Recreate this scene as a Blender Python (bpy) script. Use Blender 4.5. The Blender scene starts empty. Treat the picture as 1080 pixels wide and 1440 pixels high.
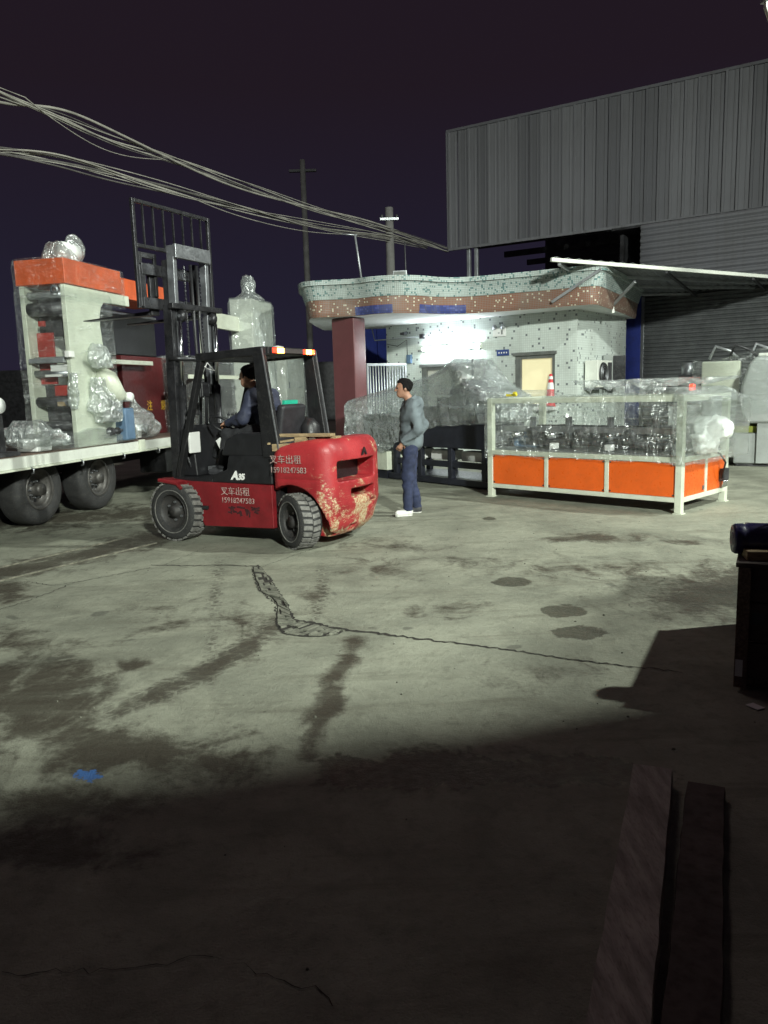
import bpy, bmesh, math, random
import numpy as np
from mathutils import Matrix, Vector
random.seed(7)
SC = bpy.context.scene
COL = SC.collection
rad = math.radians

# ------------------------------------------------------------------ camera
FPX, PITCH, ROLL, CZ = 1083.0, rad(9.0), rad(1.7), 1.6
_c = np.array([0, 0, CZ]); _f = np.array([0, math.cos(PITCH), -math.sin(PITCH)])
_r0 = np.array([1., 0, 0]); _u0 = np.array([0, math.sin(PITCH), math.cos(PITCH)])
_ri = math.cos(ROLL)*_r0 - math.sin(ROLL)*_u0
_ui = math.sin(ROLL)*_r0 + math.cos(ROLL)*_u0
cam = bpy.data.cameras.new('camera'); camo = bpy.data.objects.new('camera', cam); COL.objects.link(camo)
camo.matrix_world = Matrix(((_ri[0], _ui[0], -_f[0], 0), (_ri[1], _ui[1], -_f[1], 0), (_ri[2], _ui[2], -_f[2], CZ), (0, 0, 0, 1)))
cam.sensor_width = 36.0; cam.lens = 36.0*FPX/1440.0; cam.clip_start = .05; cam.clip_end = 2000
SC.camera = camo

def ray(x, y): return _f + _ri*(x-540)/FPX - _ui*(y-720)/FPX
def G(x, y, z=0.0):                     # photo pixel -> point on the level z
    d = ray(x, y); t = (z-CZ)/d[2]; return _c + d*t
def D(x, y, Y):                         # photo pixel -> point at forward distance Y
    d = ray(x, y); return _c + d*Y/d[1]
def project(P):                         # (n,3) -> pixels
    v = P - _c; z = v @ _f; z = np.where(z < .05, .05, z)
    return 540+FPX*(v @ _ri)/z, 720-FPX*(v @ _ui)/z

# ------------------------------------------------------------------ world, light, exposure
W = bpy.data.worlds.new('World'); SC.world = W; W.use_nodes = True
nt = W.node_tree; nt.nodes.clear()
out = nt.nodes.new('ShaderNodeOutputWorld')
sky = nt.nodes.new('ShaderNodeTexSky'); sky.sky_type = 'NISHITA'; sky.sun_disc = False
sky.sun_elevation = rad(-6); sky.sun_rotation = rad(335)
b1 = nt.nodes.new('ShaderNodeBackground'); b1.inputs['Strength'].default_value = .05
b2 = nt.nodes.new('ShaderNodeBackground'); b2.inputs['Color'].default_value = (.0128, .0082, .0132, 1); b2.inputs['Strength'].default_value = 1.0
ad = nt.nodes.new('ShaderNodeAddShader')
tc = nt.nodes.new('ShaderNodeTexCoord'); sp = nt.nodes.new('ShaderNodeSeparateXYZ'); mr = nt.nodes.new('ShaderNodeMapRange'); mr.inputs[1].default_value = .0; mr.inputs[2].default_value = .34
mxc = nt.nodes.new('ShaderNodeMix'); mxc.data_type = 'RGBA'; mxc.inputs[6].default_value = (.0118, .0112, .028, 1); mxc.inputs[7].default_value = (.0125, .0078, .0125, 1)
nt.links.new(tc.outputs['Generated'], sp.inputs[0]); nt.links.new(sp.outputs[2], mr.inputs[0]); nt.links.new(mr.outputs[0], mxc.inputs[0]); nt.links.new(mxc.outputs[2], b2.inputs[0])
nt.links.new(sky.outputs[0], b1.inputs[0]); nt.links.new(b1.outputs[0], ad.inputs[0]); nt.links.new(b2.outputs[0], ad.inputs[1])
nt.links.new(ad.outputs[0], out.inputs[0])
SC.view_settings.view_transform = 'Standard'; SC.view_settings.look = 'None'
SC.view_settings.exposure = 0.2; SC.view_settings.gamma = 1.0; SC.view_settings.use_curve_mapping = False
SC.cycles.use_denoising = True
SC.cycles.transparent_max_bounces = 24; SC.cycles.max_bounces = 8
SC.cycles.sample_clamp_indirect = 4.0

LAMP_A = (11.5, 6.5, 11.0)      # yard floodlight on its own mast, off to the right
LAMP_B = (6.0, -12.0, 9.0)      # floodlight on the roof of the workshop the photo was taken from
POWER_A, POWER_B = 7800.0, 30000.0
def flood(name, loc, target, power, size, parent, beam):
    l = bpy.data.lights.new(name, 'SPOT'); l.energy = power; l.shadow_soft_size = size
    l.spot_size = rad(beam); l.spot_blend = 1.0; l.color = (.93, 1.0, .90)
    o = bpy.data.objects.new(name, l); COL.objects.link(o)
    d = Vector(target)-Vector(loc)
    o.rotation_euler = d.to_track_quat('-Z', 'Y').to_euler()
    o.location = Vector(loc)+d.normalized()*(.12+size*0.0)
    if parent: 
        o.parent = parent; o.matrix_parent_inverse = parent.matrix_world.inverted()
    return o
fill_light = bpy.data.lights.new('fill_sun', 'SUN'); fill_light.energy = .115; fill_light.angle = rad(12); fill_light.color = (1, .80, .80)  # added fill sun lifting the shaded foreground; no moon is in view
mo = bpy.data.objects.new('fill_sun', fill_light); COL.objects.link(mo); mo.rotation_euler = (rad(-32), rad(-14), 0); mo.location = (0, -5, 30)

# ------------------------------------------------------------------ helpers
def setp(o, label=None, cat=None, group=None, kind=None):
    if label: o['label'] = label
    if cat: o['category'] = cat
    if group: o['group'] = group
    if kind: o['kind'] = kind
    return o
def thing(name, label, cat, loc=(0, 0, 0), rotz=0., group=None):
    o = bpy.data.objects.new(name, None); COL.objects.link(o); o.empty_display_size = .2
    o.location = loc; o.rotation_euler = (0, 0, rotz)
    o_m = Matrix.Translation(Vector(loc)) @ Matrix.Rotation(rotz, 4, 'Z'); o.matrix_world = o_m
    return setp(o, label, cat, group)
def link(name, me, m=None, parent=None):
    o = bpy.data.objects.new(name, me); COL.objects.link(o)
    if m is not None and len(me.materials) == 0: me.materials.append(m)
    if parent is not None: o.parent = parent
    return o
def copy_tree(o, parent=None):
    c = o.copy(); COL.objects.link(c)
    if parent is not None: c.parent = parent
    for ch in list(o.children): copy_tree(ch, c)
    return c

class MB:
    def __init__(s): s.v = []; s.f = []
    def add(s, vs, fs):
        n = len(s.v); s.v += [tuple(map(float, p)) for p in vs]; s.f += [tuple(i+n for i in f) for f in fs]; return s
    def box(s, c, sz, rot=None):
        c = Vector(c); hx, hy, hz = [q/2 for q in sz]
        P = [Vector((x, y, z)) for x in (-hx, hx) for y in (-hy, hy) for z in (-hz, hz)]
        if rot is not None: P = [rot @ p for p in P]
        return s.add([p+c for p in P], [(0, 1, 3, 2), (4, 6, 7, 5), (0, 4, 5, 1), (2, 3, 7, 6), (0, 2, 6, 4), (1, 5, 7, 3)])
    def bx(s, x0, x1, y0, y1, z0, z1): return s.box(((x0+x1)/2, (y0+y1)/2, (z0+z1)/2), (abs(x1-x0), abs(y1-y0), abs(z1-z0)))
    def bar(s, a, b, w, h, up=(0, 0, 1)):
        a = Vector(a); b = Vector(b); d = b-a; L = d.length; d.normalize(); up = Vector(up)
        if abs(d.dot(up)) > .98: up = Vector((1, 0, 0))
        y = up.cross(d).normalized(); z = d.cross(y)
        R = Matrix((d, y, z)).transposed()
        return s.box((a+b)/2, (L, w, h), R)
    def tube(s, path, r, n=8, cap=True):
        P = [Vector(p) for p in path]; R = r if isinstance(r, (list, tuple)) else [r]*len(P)
        prev = None; vs = []
        for i, p in enumerate(P):
            d = (P[min(i+1, len(P)-1)]-P[max(i-1, 0)]); d = d.normalized() if d.length > 1e-9 else Vector((0, 0, 1))
            if prev is None:
                u = d.orthogonal().normalized()
            else:
                u = (prev-d*prev.dot(d)); u = u.normalized() if u.length > 1e-6 else d.orthogonal().normalized()
            prev = u; w = d.cross(u)
            for k in range(n):
                a = 2*math.pi*k/n; vs.append(p+(u*math.cos(a)+w*math.sin(a))*R[i])
        fs = []
        for i in range(len(P)-1):
            for k in range(n):
                k2 = (k+1) % n; fs.append((i*n+k, i*n+k2, (i+1)*n+k2, (i+1)*n+k))
        if cap: fs.append(tuple(range(n-1, -1, -1))); m = (len(P)-1)*n; fs.append(tuple(m+k for k in range(n)))
        return s.add(vs, fs)
    def cyl(s, a, b, r, n=16): return s.tube([a, b], r, n)
    def lathe(s, prof, c, axis='z', n=24):           # prof: (radius, along)
        vs = []; fs = []; m = len(prof)
        for k in range(n):
            a = 2*math.pi*k/n; ca, sa = math.cos(a), math.sin(a)
            for r, h in prof:
                p = {'z': (r*ca, r*sa, h), 'y': (r*ca, h, -r*sa), 'x': (h, r*ca, r*sa)}[axis]
                vs.append((p[0]+c[0], p[1]+c[1], p[2]+c[2]))
        for k in range(n):
            k2 = (k+1) % n
            for i in range(m-1): fs.append((k*m+i, k2*m+i, k2*m+i+1, k*m+i+1))
        return s.add(vs, fs)
    def prism(s, poly, fn0, fn1):                    # poly of 2-D points, two maps to 3-D
        n = len(poly); vs = [fn0(*p) for p in poly]+[fn1(*p) for p in poly]
        fs = [tuple(range(n)), tuple(range(2*n-1, n-1, -1))]+[(i, n+i, n+(i+1) % n, (i+1) % n) for i in range(n)]
        return s.add(vs, fs)
    def grid(s, P):                                  # P: array (a,b,3)
        a, b = P.shape[:2]; n = [tuple(p) for p in P.reshape(-1, 3)]
        return s.add(n, [(i*b+j, (i+1)*b+j, (i+1)*b+j+1, i*b+j+1) for i in range(a-1) for j in range(b-1)])
    def build(s, name, m, parent=None, bevel=0., smooth=False, seg=2, solid=0.):
        me = bpy.data.meshes.new(name); me.from_pydata(s.v, [], s.f); me.validate()
        bm = bmesh.new(); bm.from_mesh(me); bmesh.ops.recalc_face_normals(bm, faces=bm.faces); bm.to_mesh(me); bm.free()
        if smooth: me.polygons.foreach_set('use_smooth', [True]*len(me.polygons))
        o = link(name, me, m, parent)
        if solid: md = o.modifiers.new('solid', 'SOLIDIFY'); md.thickness = solid
        if bevel:
            md = o.modifiers.new('bevel', 'BEVEL'); md.width = bevel; md.segments = seg; md.limit_method = 'ANGLE'; md.angle_limit = rad(40)
            if not smooth: me.polygons.foreach_set('use_smooth', [True]*len(me.polygons)); wn = o.modifiers.new('wn', 'WEIGHTED_NORMAL'); wn.keep_sharp = True
        return o
def part(name, m, parent, *calls, **kw):
    mb = MB()
    for c in calls: getattr(mb, c[0])(*c[1:])
    return mb.build(name, m, parent, **kw)

# value noise in numpy
def _hash(ix, iy, iz, seed):
    n = (ix*374761393+iy*668265263+iz*2147483647+seed*974634777) & 0xffffffff
    n = ((n ^ (n >> 13))*1274126177) & 0xffffffff
    return ((n ^ (n >> 16)) & 0xffff)/65535.0
def vnoise(P, scale=1., seed=0):
    q = np.asarray(P, float)*scale; i = np.floor(q).astype(np.int64); f = q-i; f = f*f*(3-2*f); r = 0
    for dx in (0, 1):
        for dy in (0, 1):
            for dz in (0, 1):
                w = (f[..., 0] if dx else 1-f[..., 0])*(f[..., 1] if dy else 1-f[..., 1])*(f[..., 2] if dz else 1-f[..., 2])
                r = r+w*_hash(i[..., 0]+dx, i[..., 1]+dy, i[..., 2]+dz, seed)
    return r*2-1
def fnoise(P, scale=1., seed=0, oct=3):
    r = 0; a = 1
    for k in range(oct): r = r+a*vnoise(P, scale*2**k, seed+k*17); a *= .5
    return r/1.6

# implicit surfaces -> mesh (surface nets)
def sdf_mesh(name, fn, lo, hi, h, m, parent, smooth=True):
    ax = [np.arange(lo[k]-2*h, hi[k]+3*h, h) for k in range(3)]
    X = np.stack(np.meshgrid(*ax, indexing='ij'), -1); V = fn(X); n = V.shape
    I = V < 0; s = [slice(0, -1), slice(1, None)]
    cnt = sum(I[s[a], s[b], s[c]].astype(int) for a in (0, 1) for b in (0, 1) for c in (0, 1))
    act = (cnt > 0) & (cnt < 8); idx = np.full(act.shape, -1); idx[act] = np.arange(act.sum())
    acc = np.zeros(act.shape+(3,)); num = np.zeros(act.shape)
    cs = [(a, b, c) for a in (0, 1) for b in (0, 1) for c in (0, 1)]
    for p in cs:
        for k in range(3):
            if p[k]: continue
            q = list(p); q[k] = 1
            A = V[s[p[0]], s[p[1]], s[p[2]]]; B = V[s[q[0]], s[q[1]], s[q[2]]]
            x = (A < 0) != (B < 0); t = np.where(x, A/np.where(x, A-B, 1), 0)
            off = np.array(p, float)[None, None, None]+np.zeros(act.shape+(3,)); off[..., k] = t
            acc += off*x[..., None]; num += x
    loc = acc/np.maximum(num, 1)[..., None]
    ii = np.argwhere(act); P = np.array([ax[0][0], ax[1][0], ax[2][0]])+(ii+loc[act])*h
    F = []
    for k in range(3):
        o1, o2 = [(1, 2), (2, 0), (0, 1)][k]
        sa = [slice(1, -1)]*3; sa[k] = slice(0, -1); sb = list(sa); sb[k] = slice(1, None)
        A = I[tuple(sa)]; B = I[tuple(sb)]; e = np.argwhere(A != B); fl = A[A != B]
        base = e.copy(); base[:, [j for j in range(3) if j != k]] += 1
        def cell(d1, d2):
            c = base.copy(); c[:, o1] += d1; c[:, o2] += d2; return idx[c[:, 0], c[:, 1], c[:, 2]]
        q = np.stack([cell(-1, -1), cell(0, -1), cell(0, 0), cell(-1, 0)], 1); q[~fl] = q[~fl][:, ::-1]; F.append(q)
    F = np.concatenate(F); F = F[(F >= 0).all(1)]
    me = bpy.data.meshes.new(name); me.from_pydata(P.tolist(), [], F.tolist()); me.validate()
    if smooth: me.polygons.foreach_set('use_smooth', [True]*len(me.polygons))
    return link(name, me, m, parent)
def s_cap(X, a, b, ra, rb):                          # tapered capsule
    a = np.array(a, float); b = np.array(b, float); d = b-a
    t = np.clip(((X-a)@d)/max(d@d, 1e-9), 0, 1); return np.linalg.norm(X-a-t[..., None]*d, axis=-1)-(ra+(rb-ra)*t)
def s_ell(X, c, r):
    q = (X-np.array(c))/np.array(r); k = np.linalg.norm(q, axis=-1); return (k-1)*min(r)
def s_box(X, c, hf, r=0.):
    q = np.abs(X-np.array(c))-np.array(hf)+r
    return np.linalg.norm(np.maximum(q, 0), axis=-1)+np.minimum(q.max(-1), 0)-r
def smin(a, b, k):
    h = np.clip(.5+.5*(b-a)/k, 0, 1); return b+(a-b)*h-k*h*(1-h)

# ------------------------------------------------------------------ materials (all procedural)
_M = {}
class NT:
    def __init__(s, name):
        s.m = bpy.data.materials.new(name); s.m.use_nodes = True; s.t = s.m.node_tree; s.t.nodes.clear()
        s.out = s.n('OutputMaterial'); s.p = None
    def n(s, typ, **kw):
        x = s.t.nodes.new('ShaderNode'+typ)
        for k, v in kw.items(): setattr(x, k, v)
        return x
    def l(s, a, b): s.t.links.new(a, b)
    def bsdf(s):
        s.p = s.n('BsdfPrincipled'); s.l(s.p.outputs[0], s.out.inputs[0]); return s.p
    def co(s, kind='Object', scale=(1, 1, 1)):
        c = s.n('TexCoord'); mp = s.n('Mapping'); mp.inputs['Scale'].default_value = scale; s.l(c.outputs[kind], mp.inputs[0]); return mp.outputs[0]
    def noise(s, vec, scale, detail=4, rough=.55, dist=0.):
        x = s.n('TexNoise'); x.inputs['Scale'].default_value = scale; x.inputs['Detail'].default_value = detail
        x.inputs['Roughness'].default_value = rough; x.inputs['Distortion'].default_value = dist; s.l(vec, x.inputs['Vector']); return x.outputs['Fac']
    def math(s, op, a, b=None, c=None, clamp=False):
        x = s.n('Math', operation=op); x.use_clamp = clamp
        for i, q in enumerate((a, b, c)):
            if q is None: continue
            if isinstance(q, (int, float)): x.inputs[i].default_value = q
            else: s.l(q, x.inputs[i])
        return x.outputs[0]
    def ramp(s, f, a, b, c0=0., c1=1.):
        x = s.n('MapRange'); x.interpolation_type = 'SMOOTHSTEP'; s.l(f, x.inputs[0])
        x.inputs[1].default_value = a; x.inputs[2].default_value = b; x.inputs[3].default_value = c0; x.inputs[4].default_value = c1; return x.outputs[0]
    def mix(s, f, a, b, mode='MIX'):
        x = s.n('Mix', data_type='RGBA', blend_type=mode)
        for sock, q in ((x.inputs[0], f), (x.inputs[6], a), (x.inputs[7], b)):
            if isinstance(q, (int, float)): sock.default_value = q
            elif isinstance(q, tuple): sock.default_value = (*q, 1) if len(q) == 3 else q
            else: s.l(q, sock)
        return x.outputs[2]
    def bump(s, h, strength, dist=.02):
        x = s.n('Bump'); x.inputs['Strength'].default_value = strength; x.inputs['Distance'].default_value = dist
        s.l(h, x.inputs['Height']); s.l(x.outputs[0], s.p.inputs['Normal']); return x
def M(name, col, rough=.5, metal=0., var=.25, scale=6., bump=.08, dirt=None, dirt_amt=.4, stretch=(1, 1, 1), emit=None, emit_s=0., spec=.5):
    if name in _M: return _M[name]
    t = NT(name); p = t.bsdf(); v = t.co('Object', stretch)
    n1 = t.noise(v, scale, 5); n2 = t.noise(v, scale*6.3, 4, .6)
    dark = tuple(c*(1-var) for c in col); lite = tuple(min(1, c*(1+var*.6)) for c in col)
    c = t.mix(t.ramp(n1, .3, .7), dark, lite)
    if dirt: c = t.mix(t.math('MULTIPLY', t.ramp(n2, .5, .75), dirt_amt), c, dirt)
    t.l(c, p.inputs['Base Color'])
    t.l(t.ramp(n2, .3, .7, max(.03, rough-.1), min(1, rough+.12)), p.inputs['Roughness'])
    p.inputs['Metallic'].default_value = metal; p.inputs['Specular IOR Level'].default_value = spec
    if bump: t.bump(n2, bump, .01)
    if emit: p.inputs['Emission Color'].default_value = (*emit, 1); p.inputs['Emission Strength'].default_value = emit_s
    _M[name] = t.m; return t.m
black_metal = M('black_metal', (.018, .018, .02), .42, .3, .3, 8, .06, (.06, .055, .05), .5)
mast_steel = M('mast_steel', (.045, .045, .05), .36, .6, .4, 9, .08, (.10, .09, .08), .5)
chrome = M('chrome', (.62, .63, .65), .14, 1., .08, 8, .0)
steel = M('steel', (.32, .33, .35), .38, .8, .2, 8, .05)
galv = M('galvanised', (.45, .47, .49), .45, .7, .2, 5, .04)
rubber = M('rubber', (.022, .022, .023), .8, 0, .3, 12, .15, (.10, .09, .075), .7)
tread_dust = M('dusty_tread', (.16, .155, .145), .9, 0, .35, 18, .2, (.05, .05, .05), .5)
wheel_dark = M('wheel_paint_dark', (.035, .033, .033), .6, .2, .3, 10, .1, (.12, .1, .08), .4)
wheel_rim = M('truck_rim', (.10, .095, .09), .5, .5, .35, 9, .1, (.08, .06, .05), .6)
white_paint = M('white_paint', (.66, .68, .62), .42, 0, .08, 4, .02, (.4, .38, .33), .25)
cream_paint = M('cream_machine_paint', (.60, .63, .52), .4, 0, .1, 4, .03, (.35, .33, .28), .3)
orange_paint = M('orange_paint', (.72, .115, .014), .36, 0, .1, 3, .02, (.4, .08, .02), .2)
orange_red = M('orange_red_paint', (.62, .105, .03), .4, 0, .2, 3, .03, (.35, .08, .03), .3)
maroon_board = M('maroon_board', (.10, .012, .014), .5, 0, .2, 3, .03)
blue_paint = M('blue_paint', (.02, .035, .22), .55, 0, .2, 2, .04, (.03, .03, .08), .4)
blue_motor = M('motor_blue', (.10, .17, .27), .45, 0, .2, 6, .05)
dark_inner = M('dark_machine_parts', (.05, .05, .055), .5, .3, .5, 5, .1, (.16, .15, .14), .5)
grey_cast = M('grey_machine_paint', (.30, .32, .31), .5, 0, .12, 3, .03, (.2, .19, .17), .3)
wood = M('weathered_wood', (.30, .22, .12), .8, 0, .4, 9, .3, (.12, .09, .06), .5, (1, 8, 8))
wood_dark = M('old_dark_wood', (.16, .11, .085), .85, 0, .45, 7, .4, (.06, .045, .04), .6, (9, 1.2, 9))
crate_ply = M('crate_plywood', (.07, .052, .045), .8, 0, .35, 4, .2, (.03, .025, .025), .5, (1, 1, 6))
beam_wood = M('pale_beam_wood', (.34, .31, .27), .85, 0, .35, 6, .35, (.12, .09, .08), .5, (5, .9, 5))
soil = M('dark_soil', (.025, .022, .018), .95, 0, .5, 20, .6)
concrete_bit = M('broken_concrete', (.15, .152, .12), .9, 0, .4, 14, .5, (.08, .075, .06), .5)
plastic_black = M('black_plastic', (.012, .012, .014), .45, 0, .3, 10, .05)
seat_vinyl = M('seat_vinyl', (.02, .02, .024), .5, 0, .3, 10, .1)
paper_white = M('white_plate', (.7, .7, .68), .5, 0, .06, 6, .02)
decal_white = M('decal_white', (.36, .27, .25), .6, 0, .5, 30, 0, (.35, .05, .05), .8)
decal_pale = M('decal_pale', (.75, .74, .72), .5, 0, .1, 20, 0)
decal_yellow = M('decal_yellow', (.62, .38, .03), .5, 0, .4, 40, 0)
skin = M('skin', (.36, .19, .125), .5, 0, .12, 30, .03)
hair_m = M('black_hair', (.008, .007, .007), .75, 0, .5, 60, .8, spec=.15)
hoodie_m = M('grey_hoodie', (.125, .15, .165), .9, 0, .18, 9, .25)
jeans_m = M('blue_jeans', (.020, .027, .066), .85, 0, .35, 10, .3, (.05, .06, .10), .45)
jacket_m = M('navy_jacket', (.022, .026, .05), .75, 0, .25, 8, .2)
trouser_m = M('dark_trousers', (.015, .015, .018), .85, 0, .25, 8, .2)
shoe_w = M('white_shoe', (.62, .62, .58), .55, 0, .1, 20, .08)
shoe_d = M('dark_shoe', (.04, .04, .045), .6, 0, .2, 20, .08)
bag_white = M('white_padding', (.78, .80, .78), .5, 0, .08, 8, .25)
cable_m = M('cable_grey', (.27, .26, .23), .6, 0, .25, 3, .05)
cable_dk = M('cable_dark', (.09, .085, .08), .6, 0, .3, 3, .05)
pole_m = M('concrete_pole', (.16, .155, .15), .9, 0, .2, 4, .2)
maroon_tile = M('maroon_column', (.135, .045, .05), .38, 0, .12, 3, .05)
soffit_m = M('soffit_plaster', (.66, .67, .66), .85, 0, .12, 2, .05, (.4, .4, .38), .3)
frame_grey = M('window_frame', (.17, .18, .17), .5, .3, .2, 6, .04)
roll_navy = M('navy_roll', (.018, .016, .07), .35, 0, .3, 5, .08)
cone_red = M('cone_red', (.6, .04, .05), .5, 0, .2, 9, .05)
tail_lens = M('tail_lens', (.5, .02, .01), .2, 0, .1, 20, 0, emit=(1, .06, .015), emit_s=12.)
amber_lens = M('amber_lens', (.6, .2, .02), .2, 0, .1, 20, 0, emit=(1, .20, .03), emit_s=48.)
red_lens = M('red_lens', (.35, .02, .02), .25, 0, .1, 20, 0, emit=(1, .03, .01), emit_s=5.)
grey_lens = M('grey_lens', (.06, .05, .05), .3, 0, .1, 20, 0)
clear_lens = M('clear_lens', (.5, .48, .46), .2, 0, .1, 20, 0)
green_tag = M('green_tag', (.02, .36, .24), .5, 0, .1, 20, 0)
tube_light = M('tube_light', (.9, .9, .9), .4, 0, 0, 5, 0, emit=(.86, .96, 1), emit_s=120.)
blind_m = M('lit_blind', (.55, .50, .33), .7, 0, .08, 2, 0, emit=(1, .90, .52), emit_s=.40)
blind_dim = M('dim_blind', (.45, .45, .40), .7, 0, .15, 2, 0, emit=(.9, .95, .8), emit_s=.10)
plaque_blue = M('plaque_blue', (.03, .06, .2), .4, 0, .1, 9, 0)
yellow_m = M('yellow_tape', (.6, .5, .03), .5, 0, .2, 9, .1)
green_yellow = M('olive_guard', (.22, .25, .03), .5, 0, .2, 9, .05)
led_face = M('floodlight_face', (.9, .9, .9), .3, 0, 0, 5, 0, emit=(.95, 1, .93), emit_s=30.)

def film_mat(name, cover=.32, streak=(1, 1, 14), scale=5., tint=(.80, .85, .84), rough=.24, gloss=.20):
    if name in _M: return _M[name]
    t = NT(name); v = t.co('Object', streak); u = t.co('Object')
    n1 = t.noise(v, scale, 6, .65, .6); n2 = t.noise(u, scale*.6, 4, .6, 1.2); n3 = t.noise(u, scale*7, 3, .6, .8)
    def vor(sc, stretch, rnd=1.0):
        d_ = t.n('Mix', data_type='VECTOR'); d_.inputs[0].default_value = .16; nn = t.n('TexNoise'); nn.inputs['Scale'].default_value = sc*.8; nn.inputs['Detail'].default_value = 3; vv = t.co('Object', stretch); t.l(vv, nn.inputs['Vector']); t.l(vv, d_.inputs[4]); t.l(nn.outputs['Color'], d_.inputs[5])
        x = t.n('TexVoronoi', feature='F1'); x.inputs['Scale'].default_value = sc; x.inputs['Randomness'].default_value = rnd; t.l(d_.outputs[1], x.inputs['Vector']); return x.outputs['Distance']
    v1 = vor(scale*.9, (streak[0], streak[1], max(.35, streak[2]*.35))); v2 = vor(scale*3.2, (1, 1, .7)); v3 = vor(scale*1.6, (streak[0]*.5, streak[1]*.5, streak[2]))
    r1 = t.ramp(v3, .62, .95)
    cr_ = t.math('MULTIPLY', r1, t.ramp(n2, .40, .6))
    cov = t.math('ADD', t.ramp(t.noise(u, scale*.45, 3, .5, .5), .3, .7, cover*.6, cover*1.3), t.math('MULTIPLY', cr_, .30), clamp=True)
    tr = t.n('BsdfTransparent'); tr.inputs[0].default_value = (.97, .985, .98, 1)
    df = t.n('BsdfTranslucent'); df.inputs[0].default_value = (*tint, 1)
    d2 = t.n('BsdfDiffuse'); d2.inputs[0].default_value = (*tint, 1)
    gl = t.n('BsdfGlossy'); gl.inputs[0].default_value = (.95, .97, .97, 1); gl.inputs['Roughness'].default_value = rough
    h = t.math('ADD', t.math('ADD', t.math('MULTIPLY', v1, 1.7), t.math('MULTIPLY', v2, .85)), t.math('ADD', t.math('MULTIPLY', v3, .9), t.math('MULTIPLY', n1, .35)))
    bp = t.n('Bump'); bp.inputs['Strength'].default_value = 1.0; bp.inputs['Distance'].default_value = .06; t.l(h, bp.inputs['Height'])
    for x in (df, d2, gl): t.l(bp.outputs[0], x.inputs['Normal'])
    m1 = t.n('MixShader'); m1.inputs[0].default_value = .35; t.l(d2.outputs[0], m1.inputs[1]); t.l(df.outputs[0], m1.inputs[2])
    fr = t.n('LayerWeight'); fr.inputs['Blend'].default_value = .35; t.l(bp.outputs[0], fr.inputs['Normal'])
    m2 = t.n('MixShader'); t.l(t.math('ADD', t.math('MULTIPLY', fr.outputs['Fresnel'], .35), .06), m2.inputs[0]); t.l(m1.outputs[0], m2.inputs[1]); t.l(gl.outputs[0], m2.inputs[2])
    m3 = t.n('MixShader'); t.l(cov, m3.inputs[0]); t.l(tr.outputs[0], m3.inputs[1]); t.l(m2.outputs[0], m3.inputs[2])
    m4 = t.n('MixShader'); m4.inputs[0].default_value = gloss; t.l(m3.outputs[0], m4.inputs[1]); t.l(gl.outputs[0], m4.inputs[2])
    t.l(m4.outputs[0], t.out.inputs[0]); _M[name] = t.m; return t.m
film = film_mat('stretch_film', .24)
film_thick = film_mat('thick_stretch_film', .42, (1, 1, 1.6), 4., (.86, .91, .90), .24, .26)
film_window = film_mat('window_film', .14, (1.2, 1.2, 4), 3.5, gloss=.12)
film_thin = film_mat('thin_stretch_film', .05, (1, 1, 5), 5., gloss=.09)

def red_body():
    t = NT('worn_red_paint'); p = t.bsdf(); v = t.co('Object'); vs = t.co('Object', (2.2, 2.2, 7))
    n1 = t.noise(v, 3, 4); n2 = t.noise(vs, 13, 7, .72, .7); n3 = t.noise(v, 42, 4, .7)
    sx = t.n('SeparateXYZ'); t.l(t.co('Object'), sx.inputs[0])
    low = t.math('MULTIPLY', t.ramp(sx.outputs[2], .30, .92, 1, .25), t.ramp(sx.outputs[0], -1.0, -.62, 1, .0))
    big = t.noise(v, 4.2, 9, .74, .4); scr = t.noise(t.co('Object', (1.5, 1.5, 26)), 5, 5, .7, .3); scr2 = t.noise(t.co('Object', (14, 14, 1.2)), 4, 5, .7, .4)
    wear = t.math('MAXIMUM', t.ramp(t.math('ADD', t.math('ADD', t.math('MULTIPLY', big, .75), t.math('MULTIPLY', n2, .25)), t.math('MULTIPLY', low, .125)), .595, .66),
                  t.math('MAXIMUM', t.ramp(t.math('ADD', scr, t.math('MULTIPLY', low, .10)), .70, .74, 0, .8), t.ramp(t.math('ADD', scr2, t.math('MULTIPLY', low, .06)), .715, .75, 0, .6)))
    base = t.mix(t.ramp(n1, .3, .7), (.24, .013, .018), (.37, .028, .033))
    base = t.mix(t.math('MULTIPLY', t.ramp(n3, .52, .75), .35), base, (.22, .02, .02))
    worn = t.mix(t.ramp(n3, .42, .60), (.52, .46, .29), (.36, .13, .07))
    t.l(t.mix(wear, base, worn), p.inputs['Base Color']); t.l(t.ramp(n3, .3, .7, .32, .6), p.inputs['Roughness'])
    t.bump(t.math('ADD', n3, t.math('MULTIPLY', wear, -.8)), .25, .008); return t.m
red_paint = red_body()

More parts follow.
